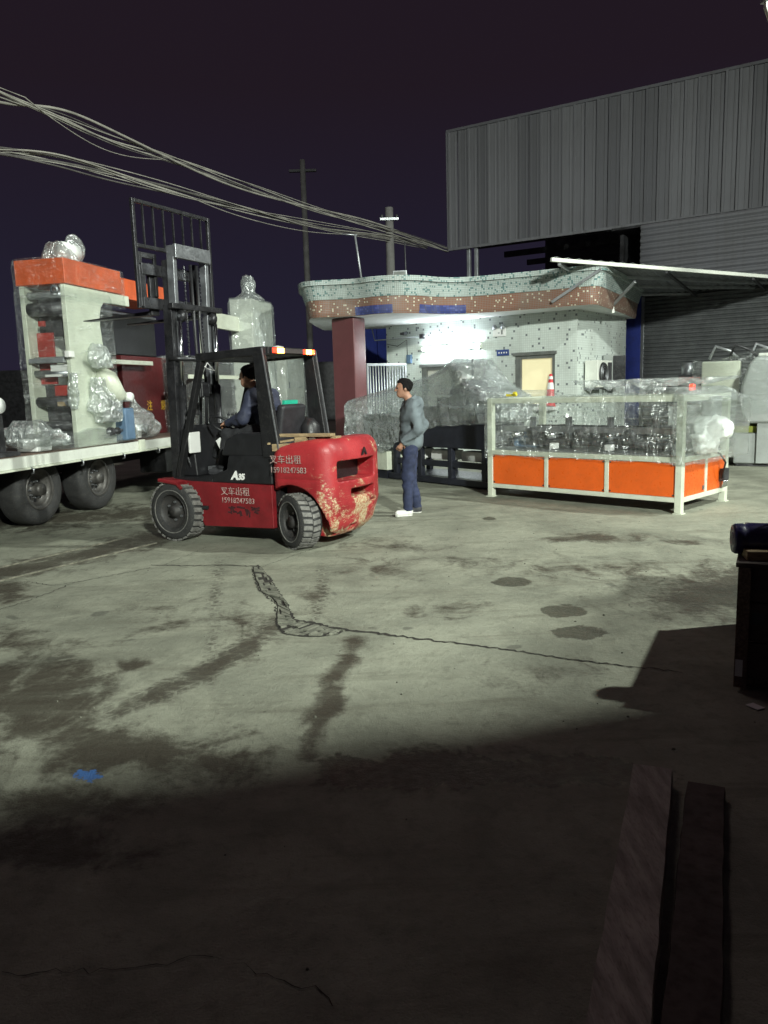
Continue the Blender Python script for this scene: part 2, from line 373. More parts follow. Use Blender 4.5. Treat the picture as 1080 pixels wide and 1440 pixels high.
def tile_mat(name, size, base, alt, frac, grout, band=None, axes=(0, 2), gw=.10, var=.12, rough=.3):
    # small mosaic: a cell hash picks the odd dark (or pale) tile; band=(z0,z1,base,alt,frac) rows of another colour
    t = NT(name); p = t.bsdf(); sx = t.n('SeparateXYZ'); t.l(t.co('UV'), sx.inputs[0])
    u = t.math('DIVIDE', sx.outputs[0], size); w = t.math('DIVIDE', sx.outputs[1], size)
    fu, fw = t.math('FLOOR', u), t.math('FLOOR', w); cb = t.n('CombineXYZ'); t.l(fu, cb.inputs[0]); t.l(fw, cb.inputs[1])
    wn = t.n('TexWhiteNoise', noise_dimensions='3D'); t.l(cb.outputs[0], wn.inputs['Vector']); r = wn.outputs['Value']
    sc = t.n('SeparateColor'); t.l(wn.outputs['Color'], sc.inputs[0])
    def pick(b, a, f):
        c = t.mix(t.math('LESS_THAN', r, f), b, a)
        return t.mix(t.math('MULTIPLY', sc.outputs[1], var), c, tuple(q*.4 for q in b))
    c = pick(base, alt, frac)
    for z0, z1, b, a, f in (band or []):
        inb = t.math('MULTIPLY', t.math('GREATER_THAN', sx.outputs[1], z0), t.math('LESS_THAN', sx.outputs[1], z1))
        c = t.mix(inb, c, pick(b, a, f))
    ed = t.math('MINIMUM', t.math('MINIMUM', t.math('FRACT', u), t.math('SUBTRACT', 1, t.math('FRACT', u))), t.math('MINIMUM', t.math('FRACT', w), t.math('SUBTRACT', 1, t.math('FRACT', w))))
    g = t.ramp(ed, gw*.5, gw, 1, 0); c = t.mix(t.math('MULTIPLY', g, .8), c, grout)
    st = t.noise(t.co('Object', (1, 1, .25)), 1.3, 5); c = t.mix(t.ramp(st, .46, .75, 0, .5), c, (.20, .20, .18)); c = t.mix(t.ramp(t.noise(t.co('Object', (7, 7, .35)), 1.5, 6, .7), .56, .78, 0, .4), c, (.14, .13, .11))
    t.l(c, p.inputs['Base Color']); t.l(t.math('ADD', t.math('MULTIPLY', g, .4), rough), p.inputs['Roughness']); t.bump(t.math('SUBTRACT', 1, g), .3, .004); return t.m
wall_tile = tile_mat('wall_mosaic', .048, (.60, .66, .62), (.13, .15, .16), .055, (.45, .48, .46))
PALE, BROWN = (.46, .54, .52), (.22, .085, .045)
fascia_tile = tile_mat('fascia_mosaic', .034, PALE, (.10, .22, .22), .16, (.20, .21, .20), [(3.0, 3.43, BROWN, (.62, .56, .42), .08)], gw=.14)
blue_tile = tile_mat('blue_mosaic', .042, (.035, .05, .2), (.07, .09, .28), .3, (.05, .05, .1), gw=.1)

def uv_box(o, fn):                                   # write a uv from local coordinates
    me = o.data; uvl = me.uv_layers.new(name='uv')
    for pl in me.polygons:
        for li in pl.loop_indices: uvl.data[li].uv = fn(me.vertices[me.loops[li].vertex_index].co, pl.normal)

def text_part(txt, size, m, parent, origin, xd, yd, name='lettering', shear=0., bold=0., depth=.002, align='LEFT'):
    cu = bpy.data.curves.new(name, 'FONT'); cu.body = txt; cu.size = size; cu.extrude = depth; cu.shear = shear; cu.offset = bold; cu.align_x = align
    o = bpy.data.objects.new(name, cu); COL.objects.link(o)
    dg = bpy.context.evaluated_depsgraph_get(); me = bpy.data.meshes.new_from_object(o.evaluated_get(dg))
    bpy.data.objects.remove(o); bpy.data.curves.remove(cu)
    X = Vector(xd).normalized(); Y = Vector(yd).normalized(); Z = X.cross(Y)
    R = Matrix((X, Y, Z)).transposed().to_4x4(); R.translation = Vector(origin)
    me.transform(R); me.materials.clear(); me.name = name
    return link(name, me, m, parent)

# ================================================================== SETTING: ground
def ground_material():
    t = NT('yard_concrete'); p = t.bsdf(); v = t.co('Object')
    big = t.noise(v, .35, 5, .6, .4); mid = t.noise(v, 1.7, 6, .62, .5); fine = t.noise(v, 22, 6, .7); grit = t.noise(v, 120, 3, .7)
    strk = t.noise(t.co('Object', (.35, 2.6, 1)), 1.6, 6, .65, .6)
    at = t.n('Attribute', attribute_name='stain_shade'); sc = t.n('SeparateColor'); t.l(at.outputs['Color'], sc.inputs[0])
    c = t.mix(t.ramp(mid, .3, .72), (.155, .160, .125), (.285, .292, .228))
    c = t.mix(t.ramp(big, .35, .7, 0, .55), c, (.33, .34, .27))
    c = t.mix(t.ramp(strk, .50, .76, 0, .7), c, (.12, .115, .085))
    c = t.mix(t.ramp(fine, .54, .8, 0, .6), c, (.12, .115, .095))
    c = t.mix(t.ramp(grit, .62, .72, 0, .5), c, (.42, .42, .36))
    m8 = t.noise(v, 7.5, 7, .72, .3); c = t.mix(t.ramp(m8, .48, .70, 0, .5), c, (.13, .13, .10)); c = t.mix(t.ramp(m8, .28, .42, .35, 0), c, (.36, .37, .30))
    agg = t.ramp(t.noise(v, 60, 3, .8), .60, .68, 0, .45); c = t.mix(agg, c, (.10, .10, .08))
    spots = t.ramp(t.noise(v, 3.1, 2, .4), .70, .735, 0, .6); c = t.mix(spots, c, (.075, .075, .062))
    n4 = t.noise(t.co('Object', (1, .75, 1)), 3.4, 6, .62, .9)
    # soft damp areas and painted ground shadows, with a ragged border
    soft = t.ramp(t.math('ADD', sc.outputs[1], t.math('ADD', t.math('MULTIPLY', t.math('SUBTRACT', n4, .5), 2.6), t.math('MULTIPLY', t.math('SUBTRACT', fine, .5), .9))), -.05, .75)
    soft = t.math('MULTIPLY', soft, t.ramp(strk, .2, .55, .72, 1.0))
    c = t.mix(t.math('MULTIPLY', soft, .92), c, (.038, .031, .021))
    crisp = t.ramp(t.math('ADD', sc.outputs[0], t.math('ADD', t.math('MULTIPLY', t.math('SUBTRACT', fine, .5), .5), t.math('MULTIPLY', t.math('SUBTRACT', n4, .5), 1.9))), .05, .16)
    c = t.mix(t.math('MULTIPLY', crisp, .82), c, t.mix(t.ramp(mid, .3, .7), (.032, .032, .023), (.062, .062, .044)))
    # tyre tread marks: blocks across the track
    sx = t.n('SeparateXYZ'); t.l(v, sx.inputs[0])
    al = t.math('ADD', t.math('MULTIPLY', sx.outputs[0], .60), t.math('MULTIPLY', sx.outputs[1], .80)); ac = t.math('SUBTRACT', t.math('MULTIPLY', sx.outputs[0], .80), t.math('MULTIPLY', sx.outputs[1], .60))
    zig = t.math('ADD', al, t.math('MULTIPLY', t.math('PINGPONG', ac, .07), .8))
    blk = t.ramp(t.math('PINGPONG', zig, .045), .008, .016); blk2 = t.ramp(t.math('PINGPONG', ac, .035), .004, .008)
    tr = t.math('MULTIPLY', t.math('MULTIPLY', blk, blk2), t.ramp(t.math('ADD', sc.outputs[2], t.math('MULTIPLY', t.math('SUBTRACT', fine, .5), .9)), .05, .5))
    c = t.mix(t.math('MULTIPLY', tr, t.ramp(n4, .3, .6, .25, .85)), c, (.06, .055, .042))
    blue = t.ramp(t.math('ADD', at.outputs['Alpha'], t.math('MULTIPLY', t.math('SUBTRACT', t.noise(v, 16, 5, .7), .5), 2.6)), .45, .62)
    c = t.mix(t.math('MULTIPLY', blue, .85), c, (.05, .17, .48))
    t.l(c, p.inputs['Base Color'])
    wet_shade = t.math('MAXIMUM', t.math('MULTIPLY', soft, .6), crisp)
    r = t.math('SUBTRACT', t.ramp(fine, .3, .7, .70, .92), t.math('MULTIPLY', wet_shade, .30)); t.l(r, p.inputs['Roughness'])
    p.inputs['Specular IOR Level'].default_value = .4
    h = t.math('ADD', t.math('ADD', t.math('MULTIPLY', mid, 1.2), t.math('MULTIPLY', fine, .8)), t.math('MULTIPLY', grit, .5))
    h = t.math('ADD', h, t.math('MULTIPLY', m8, 1.0)); t.bump(h, .75, .014); return t.m
def build_ground():
    far = np.array([-900, -300, -120, -60, -30, -18, -12, -9]); xs = np.concatenate([far, np.arange(-7.2, 7.2, .04), -far[::-1]])
    ys = np.concatenate([np.array([-60, -20, -8, -3, -1, 0, .6]), np.arange(1., 13.2, .04), np.array([14, 16, 19, 24, 32, 50, 90, 200, 500, 1200])])
    X, Y = np.meshgrid(xs, ys, indexing='ij'); P = np.stack([X.ravel(), Y.ravel(), np.zeros(X.size)], 1)
    U, Vv = project(P); ok = P[:, 1] > .9
    def ell(lst):
        r = np.full(len(P), -3.)
        for cx, cy, rx, ry in lst: r = np.maximum(r, 1-np.sqrt(((U-cx)/rx)**2+((Vv-cy)/ry)**2))
        return np.where(ok, r, -3.)
    def poly(lst, w):
        r = np.full(len(P), -3.)
        for (ax, ay), (bx, by) in zip(lst[:-1], lst[1:]):
            dx, dy = bx-ax, by-ay; tt = np.clip(((U-ax)*dx+(Vv-ay)*dy)/(dx*dx+dy*dy), 0, 1)
            r = np.maximum(r, 1-np.hypot(U-ax-tt*dx, (Vv-ay-tt*dy)*1.5)/w)
        return np.where(ok, r, -3.)
    R_ = ell([(720, 818, 30, 8), (797, 859, 42, 10), (820, 890, 40, 11), (680, 1085, 250, 26), (500, 1085, 62, 26), (375, 512+490, 7, 4), (688, 729, 10, 2.5), (1030, 838, 90, 16)])  # wet spots, plus painted foreground shadow band and the roll's cast shadow
    G_ = ell([(40, 985, 170, 85), (180, 1055, 210, 60), (300, 1072, 100, 40), (640, 1082, 230, 34), (480, 1086, 60, 30), (20, 905, 62, 30), (10, 828, 44, 26), (90, 1130, 200, 36),  # damp areas; the broad central foreground pair paints a shadow
              (185, 935, 32, 12), (840, 757, 90, 9), (1010, 830, 150, 46), (80, 1190, 160, 40)])  # wide right-hand ellipse paints the shadow of the roll on the crate
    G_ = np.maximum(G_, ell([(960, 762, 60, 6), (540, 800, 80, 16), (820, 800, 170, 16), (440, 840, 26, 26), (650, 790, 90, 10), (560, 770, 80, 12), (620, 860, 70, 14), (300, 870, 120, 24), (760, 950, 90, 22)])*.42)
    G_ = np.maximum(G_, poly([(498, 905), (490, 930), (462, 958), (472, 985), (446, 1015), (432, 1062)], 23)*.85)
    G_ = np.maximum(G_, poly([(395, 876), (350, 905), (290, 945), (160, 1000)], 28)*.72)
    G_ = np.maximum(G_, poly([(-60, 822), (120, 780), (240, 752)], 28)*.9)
    G_ = np.maximum(G_, poly([(0, 735), (240, 720)], 30)*.8)  # shade around the trailer painted as a dark band
    B_ = np.maximum(poly([(395, 876), (350, 905), (290, 945), (160, 1000)], 26), poly([(308, 790), (300, 860), (296, 960)], 17)*.45)
    B_ = np.maximum(B_, poly([(452, 800), (455, 840), (440, 870)], 16)*.5)
    A_ = ell([(122, 1090, 40, 15)])
    n0, n1 = len(xs), len(ys)
    idx = np.arange(n0*n1).reshape(n0, n1); F = np.stack([idx[:-1, :-1], idx[1:, :-1], idx[1:, 1:], idx[:-1, 1:]], -1).reshape(-1, 4)
    me = bpy.data.meshes.new('ground'); me.from_pydata(P.tolist(), [], F.tolist())
    a = me.attributes.new('stain_shade', 'FLOAT_COLOR', 'POINT'); a.data.foreach_set('color', np.stack([R_, G_, B_, A_], 1).astype(np.float32).ravel())
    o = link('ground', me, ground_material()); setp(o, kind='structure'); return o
ground = build_ground()

def ribbon(mb, pts, w0, w1, z, jit=.012, seed=0, step=.035):
    rng = random.Random(seed); P = [Vector(G(*p)) for p in pts]; Q = []
    for a, b in zip(P[:-1], P[1:]):
        n = max(1, int((b-a).length/step)); Q += [a.lerp(b, k/n) for k in range(n)]
    Q.append(P[-1]); N = len(Q); L = []; Rr = []
    for i, q in enumerate(Q):
        d = (Q[min(i+1, N-1)]-Q[max(i-1, 0)]).normalized(); nrm = Vector((-d.y, d.x, 0))
        w = (w0+(w1-w0)*i/(N-1))*rng.uniform(.45, 1.5); q = q+nrm*rng.uniform(-jit, jit)
        L.append((q.x+nrm.x*w/2, q.y+nrm.y*w/2, z)); Rr.append((q.x-nrm.x*w/2, q.y-nrm.y*w/2, z))
    mb.add(L+Rr, [(i, i+1, N+i+1, N+i) for i in range(N-1)])
cr = [([(212, 795), (262, 796), (320, 795), (362, 797)], .02, .03), ([(362, 795), (378, 812), (392, 836), (412, 866), (412, 874)], .035, .04),
      ([(355, 800), (361, 826), (388, 850), (390, 876), (396, 890)], .016, .018), ([(412, 872), (440, 876), (470, 884), (520, 890), (600, 900), (700, 912), (800, 927), (880, 937), (960, 946)], .05, .012),
      ([(396, 890), (430, 893), (470, 889)], .02, .02), ([(0, 858), (60, 838), (100, 821), (160, 809), (212, 799)], .010, .016), ([(370, 797), (440, 772), (500, 757), (560, 742), (640, 722)], .008, .006),
      ([(230, 795), (290, 770), (330, 766)], .008, .005), ([(0, 1373), (90, 1366), (140, 1368), (190, 1364), (250, 1352), (300, 1345)], .006, .004), ([(330, 1355), (375, 1372), (400, 1380), (440, 1392), (470, 1415)], .003, .006), ([(45, 819), (75, 824), (105, 819)], .012, .012)]
for i, (p, a, b) in enumerate(cr):
    mb = MB(); ribbon(mb, p, a*.62, b*.62, .004, .014, seed=i, step=.025); mb.build('crack', soil, ground)
def crack_plates():
    rng = random.Random(3)
    Lc = np.array([(355, 797), (358, 812), (365, 828), (367, 833), (380, 839), (390, 850), (389, 866), (388, 880), (398, 892), (425, 896), (450, 896), (475, 893)], float); Rc = np.array([(369, 799), (378, 812), (388, 826), (396, 838), (404, 847), (408, 860), (411, 872), (420, 876), (440, 878), (458, 881), (472, 885), (484, 888)], float)
    n = 44; t0 = np.linspace(0, 1, len(Lc)); tt = np.linspace(0, 1, n)
    A = np.stack([np.interp(tt, t0, Lc[:, k]) for k in (0, 1)], 1); B = np.stack([np.interp(tt, t0, Rc[:, k]) for k in (0, 1)], 1)
    mb = MB(); N = n; P0 = [G(*a) for a in A]; P1 = [G(*b) for b in B]
    mb.add([(p[0], p[1], .003) for p in P0]+[(p[0], p[1], .003) for p in P1], [(i, i+1, N+i+1, N+i) for i in range(N-1)]); mb.build('crack_bed', soil, ground)
    mb = MB()
    for i in range(n-1):
        cuts = [0]+sorted(rng.uniform(.2, .8) for _ in range(rng.choice((0, 1, 1, 2))))+[1]
        for a, b in zip(cuts[:-1], cuts[1:]):
            if b-a < .12 or rng.random() < .10: continue
            g = rng.uniform(.04, .10); q = []
            for (u, w) in ((a+g, .08), (b-g, .08), (b-g, .92), (a+g, .92)):
                w = min(1, max(0, w+rng.uniform(-.12, .12))); l_ = A[i]*(1-w)+A[i+1]*w; r_ = B[i]*(1-w)+B[i+1]*w; q.append(G(*(l_*(1-u)+r_*u)))
            h = rng.uniform(.006, .016); q = [(p[0], p[1], h*rng.uniform(.6, 1.3)) for p in q]; c = np.mean(q, 0)
            mb.add([(p[0], p[1], 0) for p in q]+q, [(0, 1, 5, 4), (1, 2, 6, 5), (2, 3, 7, 6), (3, 0, 4, 7), (4, 5, 6, 7)])
    setp(mb.build('concrete_fragments', concrete_bit, ground), kind='stuff')
crack_plates()
def pebbles():
    rng = random.Random(11); mb = MB()
    for k in range(150):
        x, y = rng.uniform(-4.5, 3.5), rng.uniform(1.6, 9); r = rng.uniform(.003, .009)
        poly = [(r*rng.uniform(.7, 1.3)*math.cos(6.283*i/5), r*rng.uniform(.7, 1.3)*math.sin(6.283*i/5)) for i in range(5)]
        mb.prism(poly, lambda a, b: (x+a, y+b, 0), lambda a, b: (x+a*.5, y+b*.5, r*.9))
    setp(mb.build('loose_grit', concrete_bit, ground), kind='stuff')
pebbles()
rail_m = M('worn_rail', (.26, .25, .20), .55, .5, .4, 14, .3, (.09, .07, .05), .6)
for pts in ([(-40, 808), (0, 798), (176, 757)], [(-40, 827), (0, 817), (220, 764)]):
    mb = MB(); P = [Vector(G(*p)) for p in pts]
    mb.bar(P[0]+Vector((0, 0, .004)), P[-1]+Vector((0, 0, .004)), .028, .014); mb.build('gate_rail', rail_m, ground)

# ================================================================== gatehouse
GH_O, GH_R = (4.05, 16.07, 0), rad(144.1)
gh = thing('gatehouse', 'small tiled gatehouse with wavy mosaic canopy and a lit tube lamp on its wall', 'gatehouse', GH_O, GH_R)
gh_inv = gh.matrix_world.inverted()
def gl(p): return gh_inv @ Vector(p)
GW = 4.78
# front wall with two window openings: (x0,x1,z0,z1) in gatehouse metres
def gh_front(px, py):                                # photo pixel -> gatehouse front wall (local x, z)
    d = Vector(ray(px, py)); o = Vector(_c); n = gh.matrix_world.to_3x3() @ Vector((0, 1, 0)); p0 = Vector(GH_O)
    t = (p0-o).dot(n)/d.dot(n); l = gh_inv @ (o+d*t); return l.x, l.z
wins = []
for (a, b) in (((724, 501), (780, 548)), ((592, 517), (683, 560))):
    (xa, za), (xb, zb) = gh_front(*a), gh_front(*b); wins.append((min(xa, xb), max(xa, xb), min(za, zb)-.35, za))
wins.sort()
mb = MB(); x = 0.; T = .22
for (x0, x1, z0, z1) in wins:
    mb.bx(x, x0, -T, 0, 0, 3.1); mb.bx(x0, x1, -T, 0, 0, z0); mb.bx(x0, x1, -T, 0, z1, 3.1); x = x1
mb.bx(x, GW, -T, 0, 0, 3.1)
o = mb.build('front_wall', wall_tile, gh); uv_box(o, lambda c, n: (c.x if abs(n.y) > .5 else c.y, c.z) if abs(n.z) < .5 else (c.x, c.y))
o = part('side_wall', wall_tile, gh, ('bx', .002, T, -3.0, -T-.002, 0, 3.1)); uv_box(o, lambda c, n: (c.y+20, c.z))
o = part('far_wall', wall_tile, gh, ('bx', GW-T, GW-.002, -3.0, -T-.002, 0, 3.1)); uv_box(o, lambda c, n: (c.y+20, c.z))
o = part('back_wall', wall_tile, gh, ('bx', T+.003, GW-T-.003, -3.0, -3.0+T, 0, 3.1)); uv_box(o, lambda c, n: (c.x, c.z))
for i, (x0, x1, z0, z1) in enumerate(wins):
    w = part('window', frame_grey, gh, ('bx', x0, x0+.07, -.17, -.02, z0, z1), ('bx', x1-.13, x1, -.17, -.02, z0, z1), ('bx', x0+.07, x1-.13, -.17, -.02, z1-.07, z1), ('bx', x0+.07, x1-.13, -.17, -.02, z0, z0+.06), bevel=.006)
    part('pane', blind_m if i == 0 else blind_dim, w, ('bx', x0+.07, x1-.13, -.11, -.09, z0+.06, z1-.07))
    part('lintel_trim', frame_grey, w, ('bx', x0-.05, x1+.03, .0, .035, z1, z1+.07), bevel=.006)
    if i == 1: part('mullion', frame_grey, w, ('bx', (x0+x1)/2-.03, (x0+x1)/2+.03, -.085, -.03, z0+.06, z1-.07))
# canopy: plan outline in world metres -> fascia with a flared foot, soffit and cornice
front = [(-1.5, 17.2), (-1.36, 16.25), (-.9, 16.12), (-.39, 16.03), (-.05, 15.80), (.35, 15.70), (.76, 15.84), (1.14, 16.13), (1.6, 16.27), (2.16, 16.15), (3.2, 15.66), (4.0, 15.18), (4.22, 15.22)]
def spline(P, n):
    P = [np.array(p, float) for p in P]; out_ = []
    for i in range(len(P)-1):
        a, b, c, d = P[max(i-1, 0)], P[i], P[i+1], P[min(i+2, len(P)-1)]
        for k in range(n):
            t = k/n; out_.append(.5*((2*b)+(-a+c)*t+(2*a-5*b+4*c-d)*t*t+(-a+3*b-3*c+d)*t**3))
    out_.append(P[-1]); return out_
outline = [np.array((-1.35, 19.6)), np.array((-1.45, 18.4))]+spline(front, 7)+[np.array((5.2, 17.0)), np.array((6.1, 18.75)), np.array((5.5, 19.3))]
cen = np.array((2.6, 18.4))
prof = [(3.10, .0), (3.16, .02), (3.42, .05), (3.45, .07), (3.70, .15), (3.705, .20), (3.80, .21), (3.80, -.10)]
mb = MB(); S = []; run = 0; V_ = []; UV = []
for i, p in enumerate(outline):
    a = outline[max(i-1, 0)]; b = outline[min(i+1, len(outline)-1)]; d = (b-a)/np.linalg.norm(b-a); nrm = np.array((d[1], -d[0]))
    if nrm @ (p-cen) < 0: nrm = -nrm
    if i: run += float(np.linalg.norm(p-outline[i-1]))
    for z, off in prof:
        q = p+nrm*off; V_.append(tuple(gl((q[0], q[1], z)))); UV.append((run, z))
m_ = len(prof); N_ = len(outline)
F_ = [(i*m_+k, (i+1)*m_+k, (i+1)*m_+k+1, i*m_+k+1) for i in range(N_-1) for k in range(m_-1)]
me = bpy.data.meshes.new('canopy_fascia'); me.from_pydata(V_, [], F_); uvl = me.uv_layers.new(name='uv')
for pl in me.polygons:
    for li in pl.loop_indices: uvl.data[li].uv = UV[me.loops[li].vertex_index]
link('canopy_fascia', me, fascia_tile, gh)
# repaired stretches of blue tile on the foot of the fascia
for s0, s1 in ((22, 37), (45, 62)):
    mb = MB(); rows = []
    for i in range(s0, s1):
        p = outline[i]; a, b = outline[i-1], outline[i+1]; d = (b-a)/np.linalg.norm(b-a); nrm = np.array((d[1], -d[0])); nrm = nrm if nrm @ (p-cen) > 0 else -nrm
        rows.append([tuple(gl((*(p+nrm*(o_+.008)), z))) for z, o_ in ((3.105, .0), (3.16, .02), (3.27, .031))])
    o = mb.grid(np.array(rows)).build('blue_tile_band', blue_tile, gh); uv_box(o, lambda c, n: (c.x, c.z))
mb = MB(); n = len(outline); pts = [gl((q[0]*.998, q[1], 3.101)) for q in outline]; mb.add(pts, [tuple(range(n))]); mb.build('soffit', soffit_m, gh)
mb = MB(); pts = [gl((q[0], q[1], 3.74)) for q in outline]; mb.add(pts, [tuple(range(n))]); mb.build('roof_slab', pole_m, gh)
# column
cx, cy, _ = gl(D(492, 520, 16.5)); 
part('column', maroon_tile, gh, ('bx', cx-.29, cx+.29, cy-.20, cy+.20, 0, 3.09), bevel=.02)
# wall lamp
(lx0, lz), (lx1, _z) = gh_front(597, 489), gh_front(676, 489)
lz = (lz+_z)/2; xa, xb = min(lx0, lx1), max(lx0, lx1)
part('lamp_housing', white_paint, gh, ('bx', xa-.04, xb+.04, .005, .05, lz-.05, lz+.06), bevel=.008)
part('lamp_tube', tube_light, gh, ('cyl', (xa, .085, lz), (xb, .085, lz), .030, 12))
part('lamp_end_cap', white_paint, gh, ('bx', xa-.035, xa, .05, .11, lz-.035, lz+.035)); part('lamp_end_cap', white_paint, gh, ('bx', xb, xb+.035, .05, .11, lz-.035, lz+.035))
def wallpt(px, py, y=.03): x_, z_ = gh_front(px, py); return (x_, y, z_)
part('conduit', galv, gh, ('tube', [wallpt(524, 462), wallpt(528, 479), wallpt(598, 473)], .016, 8), smooth=True)
part('loose_cable', plastic_black, gh, ('tube', [wallpt(545, 484), wallpt(560, 487), wallpt(573, 478), wallpt(574, 500)], .008, 6), smooth=True)
bx_, bz_ = gh_front(595, 473); part('junction_box', dark_inner, gh, ('bx', bx_-.05, bx_+.05, .005, .09, bz_-.06, bz_+.05), bevel=.008)
bx_, bz_ = gh_front(577, 505); part('switch_box', blue_motor, gh, ('bx', bx_-.06, bx_+.06, .005, .08, bz_-.1, bz_+.1), bevel=.008)
bx_, bz_ = gh_front(572, 468); part('camera_bracket', dark_inner, gh, ('cyl', (bx_, .0, bz_), (bx_, .16, bz_-.03), .04, 10), ('bx', bx_-.06, bx_+.06, .08, .2, bz_-.06, bz_), bevel=.006)
# exit lamp sign and blue plaque
ex, ez = gh_front(703, 466); es = part('exit_sign', paper_white, gh, ('bx', ex-.155, ex+.155, .004, .035, ez-.11, ez+.06), bevel=.006)
part('sign_mark', frame_grey, es, ('bx', ex-.085, ex-.045, .0352, .0372, ez-.07, ez+.02)); part('sign_mark', grey_cast, es, ('bx', ex-.01, ex+.03, .0352, .0372, ez-.05, ez-.02))
for s in (-1, 1): part('sign_lamp', galv, es, ('lathe', [(0, .0), (.05, .01), (.055, .05), (0, .075)], (ex+s*.1, .02, ez+.09), 'y', 12), smooth=True)
ex, ez = gh_front(707.5, 496); pq = part('name_plaque', plaque_blue, gh, ('bx', ex-.145, ex+.145, .004, .022, ez-.065, ez+.065), bevel=.004)
for k in range(4): part('plaque_mark', decal_pale, pq, ('bx', ex+.1-.06*k, ex+.075-.06*k, .0225, .0245, ez-.018, ez+.016))
# window sill with a traffic cone leaning in the window
x0, x1, z0, z1 = wins[0]
sill = part('window_sill', soffit_m, gh, ('bx', x0-.06, x1+.06, -.08, .20, z0-.07, z0-.002), bevel=.01)
cpx = gh_front(772, 530)
cone = thing('traffic_cone', 'red and white traffic cone standing in the lit gatehouse window', 'traffic cone', gh.matrix_world @ Vector((cpx[0]-.03, -.035, z0)), GH_R)
part('cone_body', cone_red, cone, ('lathe', [(.12, .02), (.04, .66), (.03, .68), (0, .68)], (0, 0, 0), 'z', 20), smooth=True)
part('cone_base', cone_red, cone, ('bx', -.13, .13, -.05, .05, 0.0, .025), bevel=.01)
part('white_band', paper_white, cone, ('lathe', [(.082, .36), (.064, .50)], (0, 0, 0), 'z', 20), smooth=True)
part('white_band', paper_white, cone, ('lathe', [(.055, .57), (.047, .63)], (0, 0, 0), 'z', 20), smooth=True)
# roof clutter
def world_thing(name, label, cat, m, fn, group=None, bevel=0., smooth=False):
    mb = MB(); fn(mb); o = mb.build(name, m, None, bevel, smooth); return setp(o, label, cat, group)
p = D(562, 380, 16.9)
ro = thing('roof_floodlight', 'small square unlit floodlight standing on the gatehouse roof edge', 'floodlight', (p[0], p[1], 3.80), rad(-8))
part('housing', galv, ro, ('bx', -.15, .15, .0, .07, .05, .29), bevel=.01); part('glass', frame_grey, ro, ('bx', -.125, .125, -.008, .0, .075, .265)); part('bracket', steel, ro, ('bx', -.16, -.152, -.01, .08, -.14, .2), ('bx', .152, .16, -.01, .08, -.14, .2), ('bx', -.16, .16, .01, .06, -.14, -.12))
a, b = D(510, 388, 17), D(499, 330, 17); world_thing('roof_rod', 'pale leaning metal rod on the gatehouse roof beside the utility pole', 'rod', galv, lambda m: (m.tube([(a[0], a[1], 3.72), tuple(b)], .022, 8), m.tube([tuple(b+np.array((-.28, 0, .02))), tuple(b+np.array((.05, 0, -.01)))], .014, 6)), smooth=True)
a, b = D(571, 385, 17), D(569, 340, 17); world_thing('roof_aerial', 'thin upright dark aerial rod beside the square roof floodlight', 'rod', dark_inner, lambda m: m.tube([(a[0], a[1], 3.72), tuple(b)], .015, 8), smooth=True)
p = D(523, 387, 16.6); world_thing('dome_light', 'small white dome light sitting on the gatehouse cornice', 'light', white_paint, lambda m: m.lathe([(.09, 0), (.085, .04), (.05, .07), (0, .08)], (p[0], p[1], 3.80), 'z', 14), smooth=True)
# steel railing gate between column and wall, blue sheet behind
a = D(517, 560, 17.6); b = D(572, 560, 18.2)
rg = thing('railing_gate', 'grey vertical bar gate beside the maroon gatehouse column', 'gate', (a[0], a[1], 0), math.atan2(b[1]-a[1], b[0]-a[0])); L = math.hypot(b[0]-a[0], b[1]-a[1])
part('gate_frame', galv, rg, ('bx', 0, L, -.02, .02, 2.14, 2.2), ('bx', 0, L, -.02, .02, .1, .16), ('bx', 0, .04, -.02, .02, 0, 2.14), ('bx', L-.04, L, -.02, .02, 0, 2.14), bevel=.004)
bm_ = None
for k in range(13):
    x = .09+(L-.18)*k/12
    if bm_ is None: bm_ = part('gate_bar', galv, rg, ('cyl', (0, 0, .16), (0, 0, 2.14), .016, 8), smooth=True); bo = bm_
    else: bo = bm_.copy(); COL.objects.link(bo); bo.parent = rg
    bo.location.x = x
a = D(500, 560, 21); b = D(600, 560, 23)
bs = thing('blue_sheet_fence', 'dark blue ribbed sheet fence behind the bar gate', 'fence', (a[0], a[1], 0), math.atan2(b[1]-a[1], b[0]-a[0]))
for k in range(6): part('sheet', blue_paint, bs, ('bx', k*.45, k*.45+.43, 0, .02, 0, 3.6), ('bx', k*.45+.41, k*.45+.47, -.03, .02, 0, 3.6))
# air-conditioner on the side wall, cabinet and pipe beside it
ac = thing('air_conditioner', 'grey outdoor air conditioner unit with a round black fan on the gatehouse side wall', 'air conditioner', gh.matrix_world @ Vector((-.02, -.75, 1.52)), GH_R)
part('case', white_paint, ac, ('bx', -.30, -.02, -.42, .42, 0, .56), bevel=.012)
part('fan_grille', black_metal, ac, ('lathe', [(0, -.335), (.10, -.335), (.235, -.325), (.24, -.30)], (0, .12, .28), 'x', 28), smooth=True)
for r_ in (.08, .13, .18, .22): part('grille_ring', steel, ac, ('lathe', [(r_-.006, -.336), (r_, -.342), (r_+.006, -.336)], (0, .12, .28), 'x', 28))
part('side_panel', dark_inner, ac, ('bx', -.305, -.3, -.40, -.16, .04, .52)); part('bracket', steel, ac, ('bx', -.32, .02, -.36, -.32, -.04, 0), ('bx', -.32, .02, .32, .36, -.04, 0))
mc = thing('meter_cabinet', 'narrow pale grey meter cabinet with open dark door on the gatehouse side wall', 'cabinet', gh.matrix_world @ Vector((-.02, -1.75, 1.5)), GH_R)
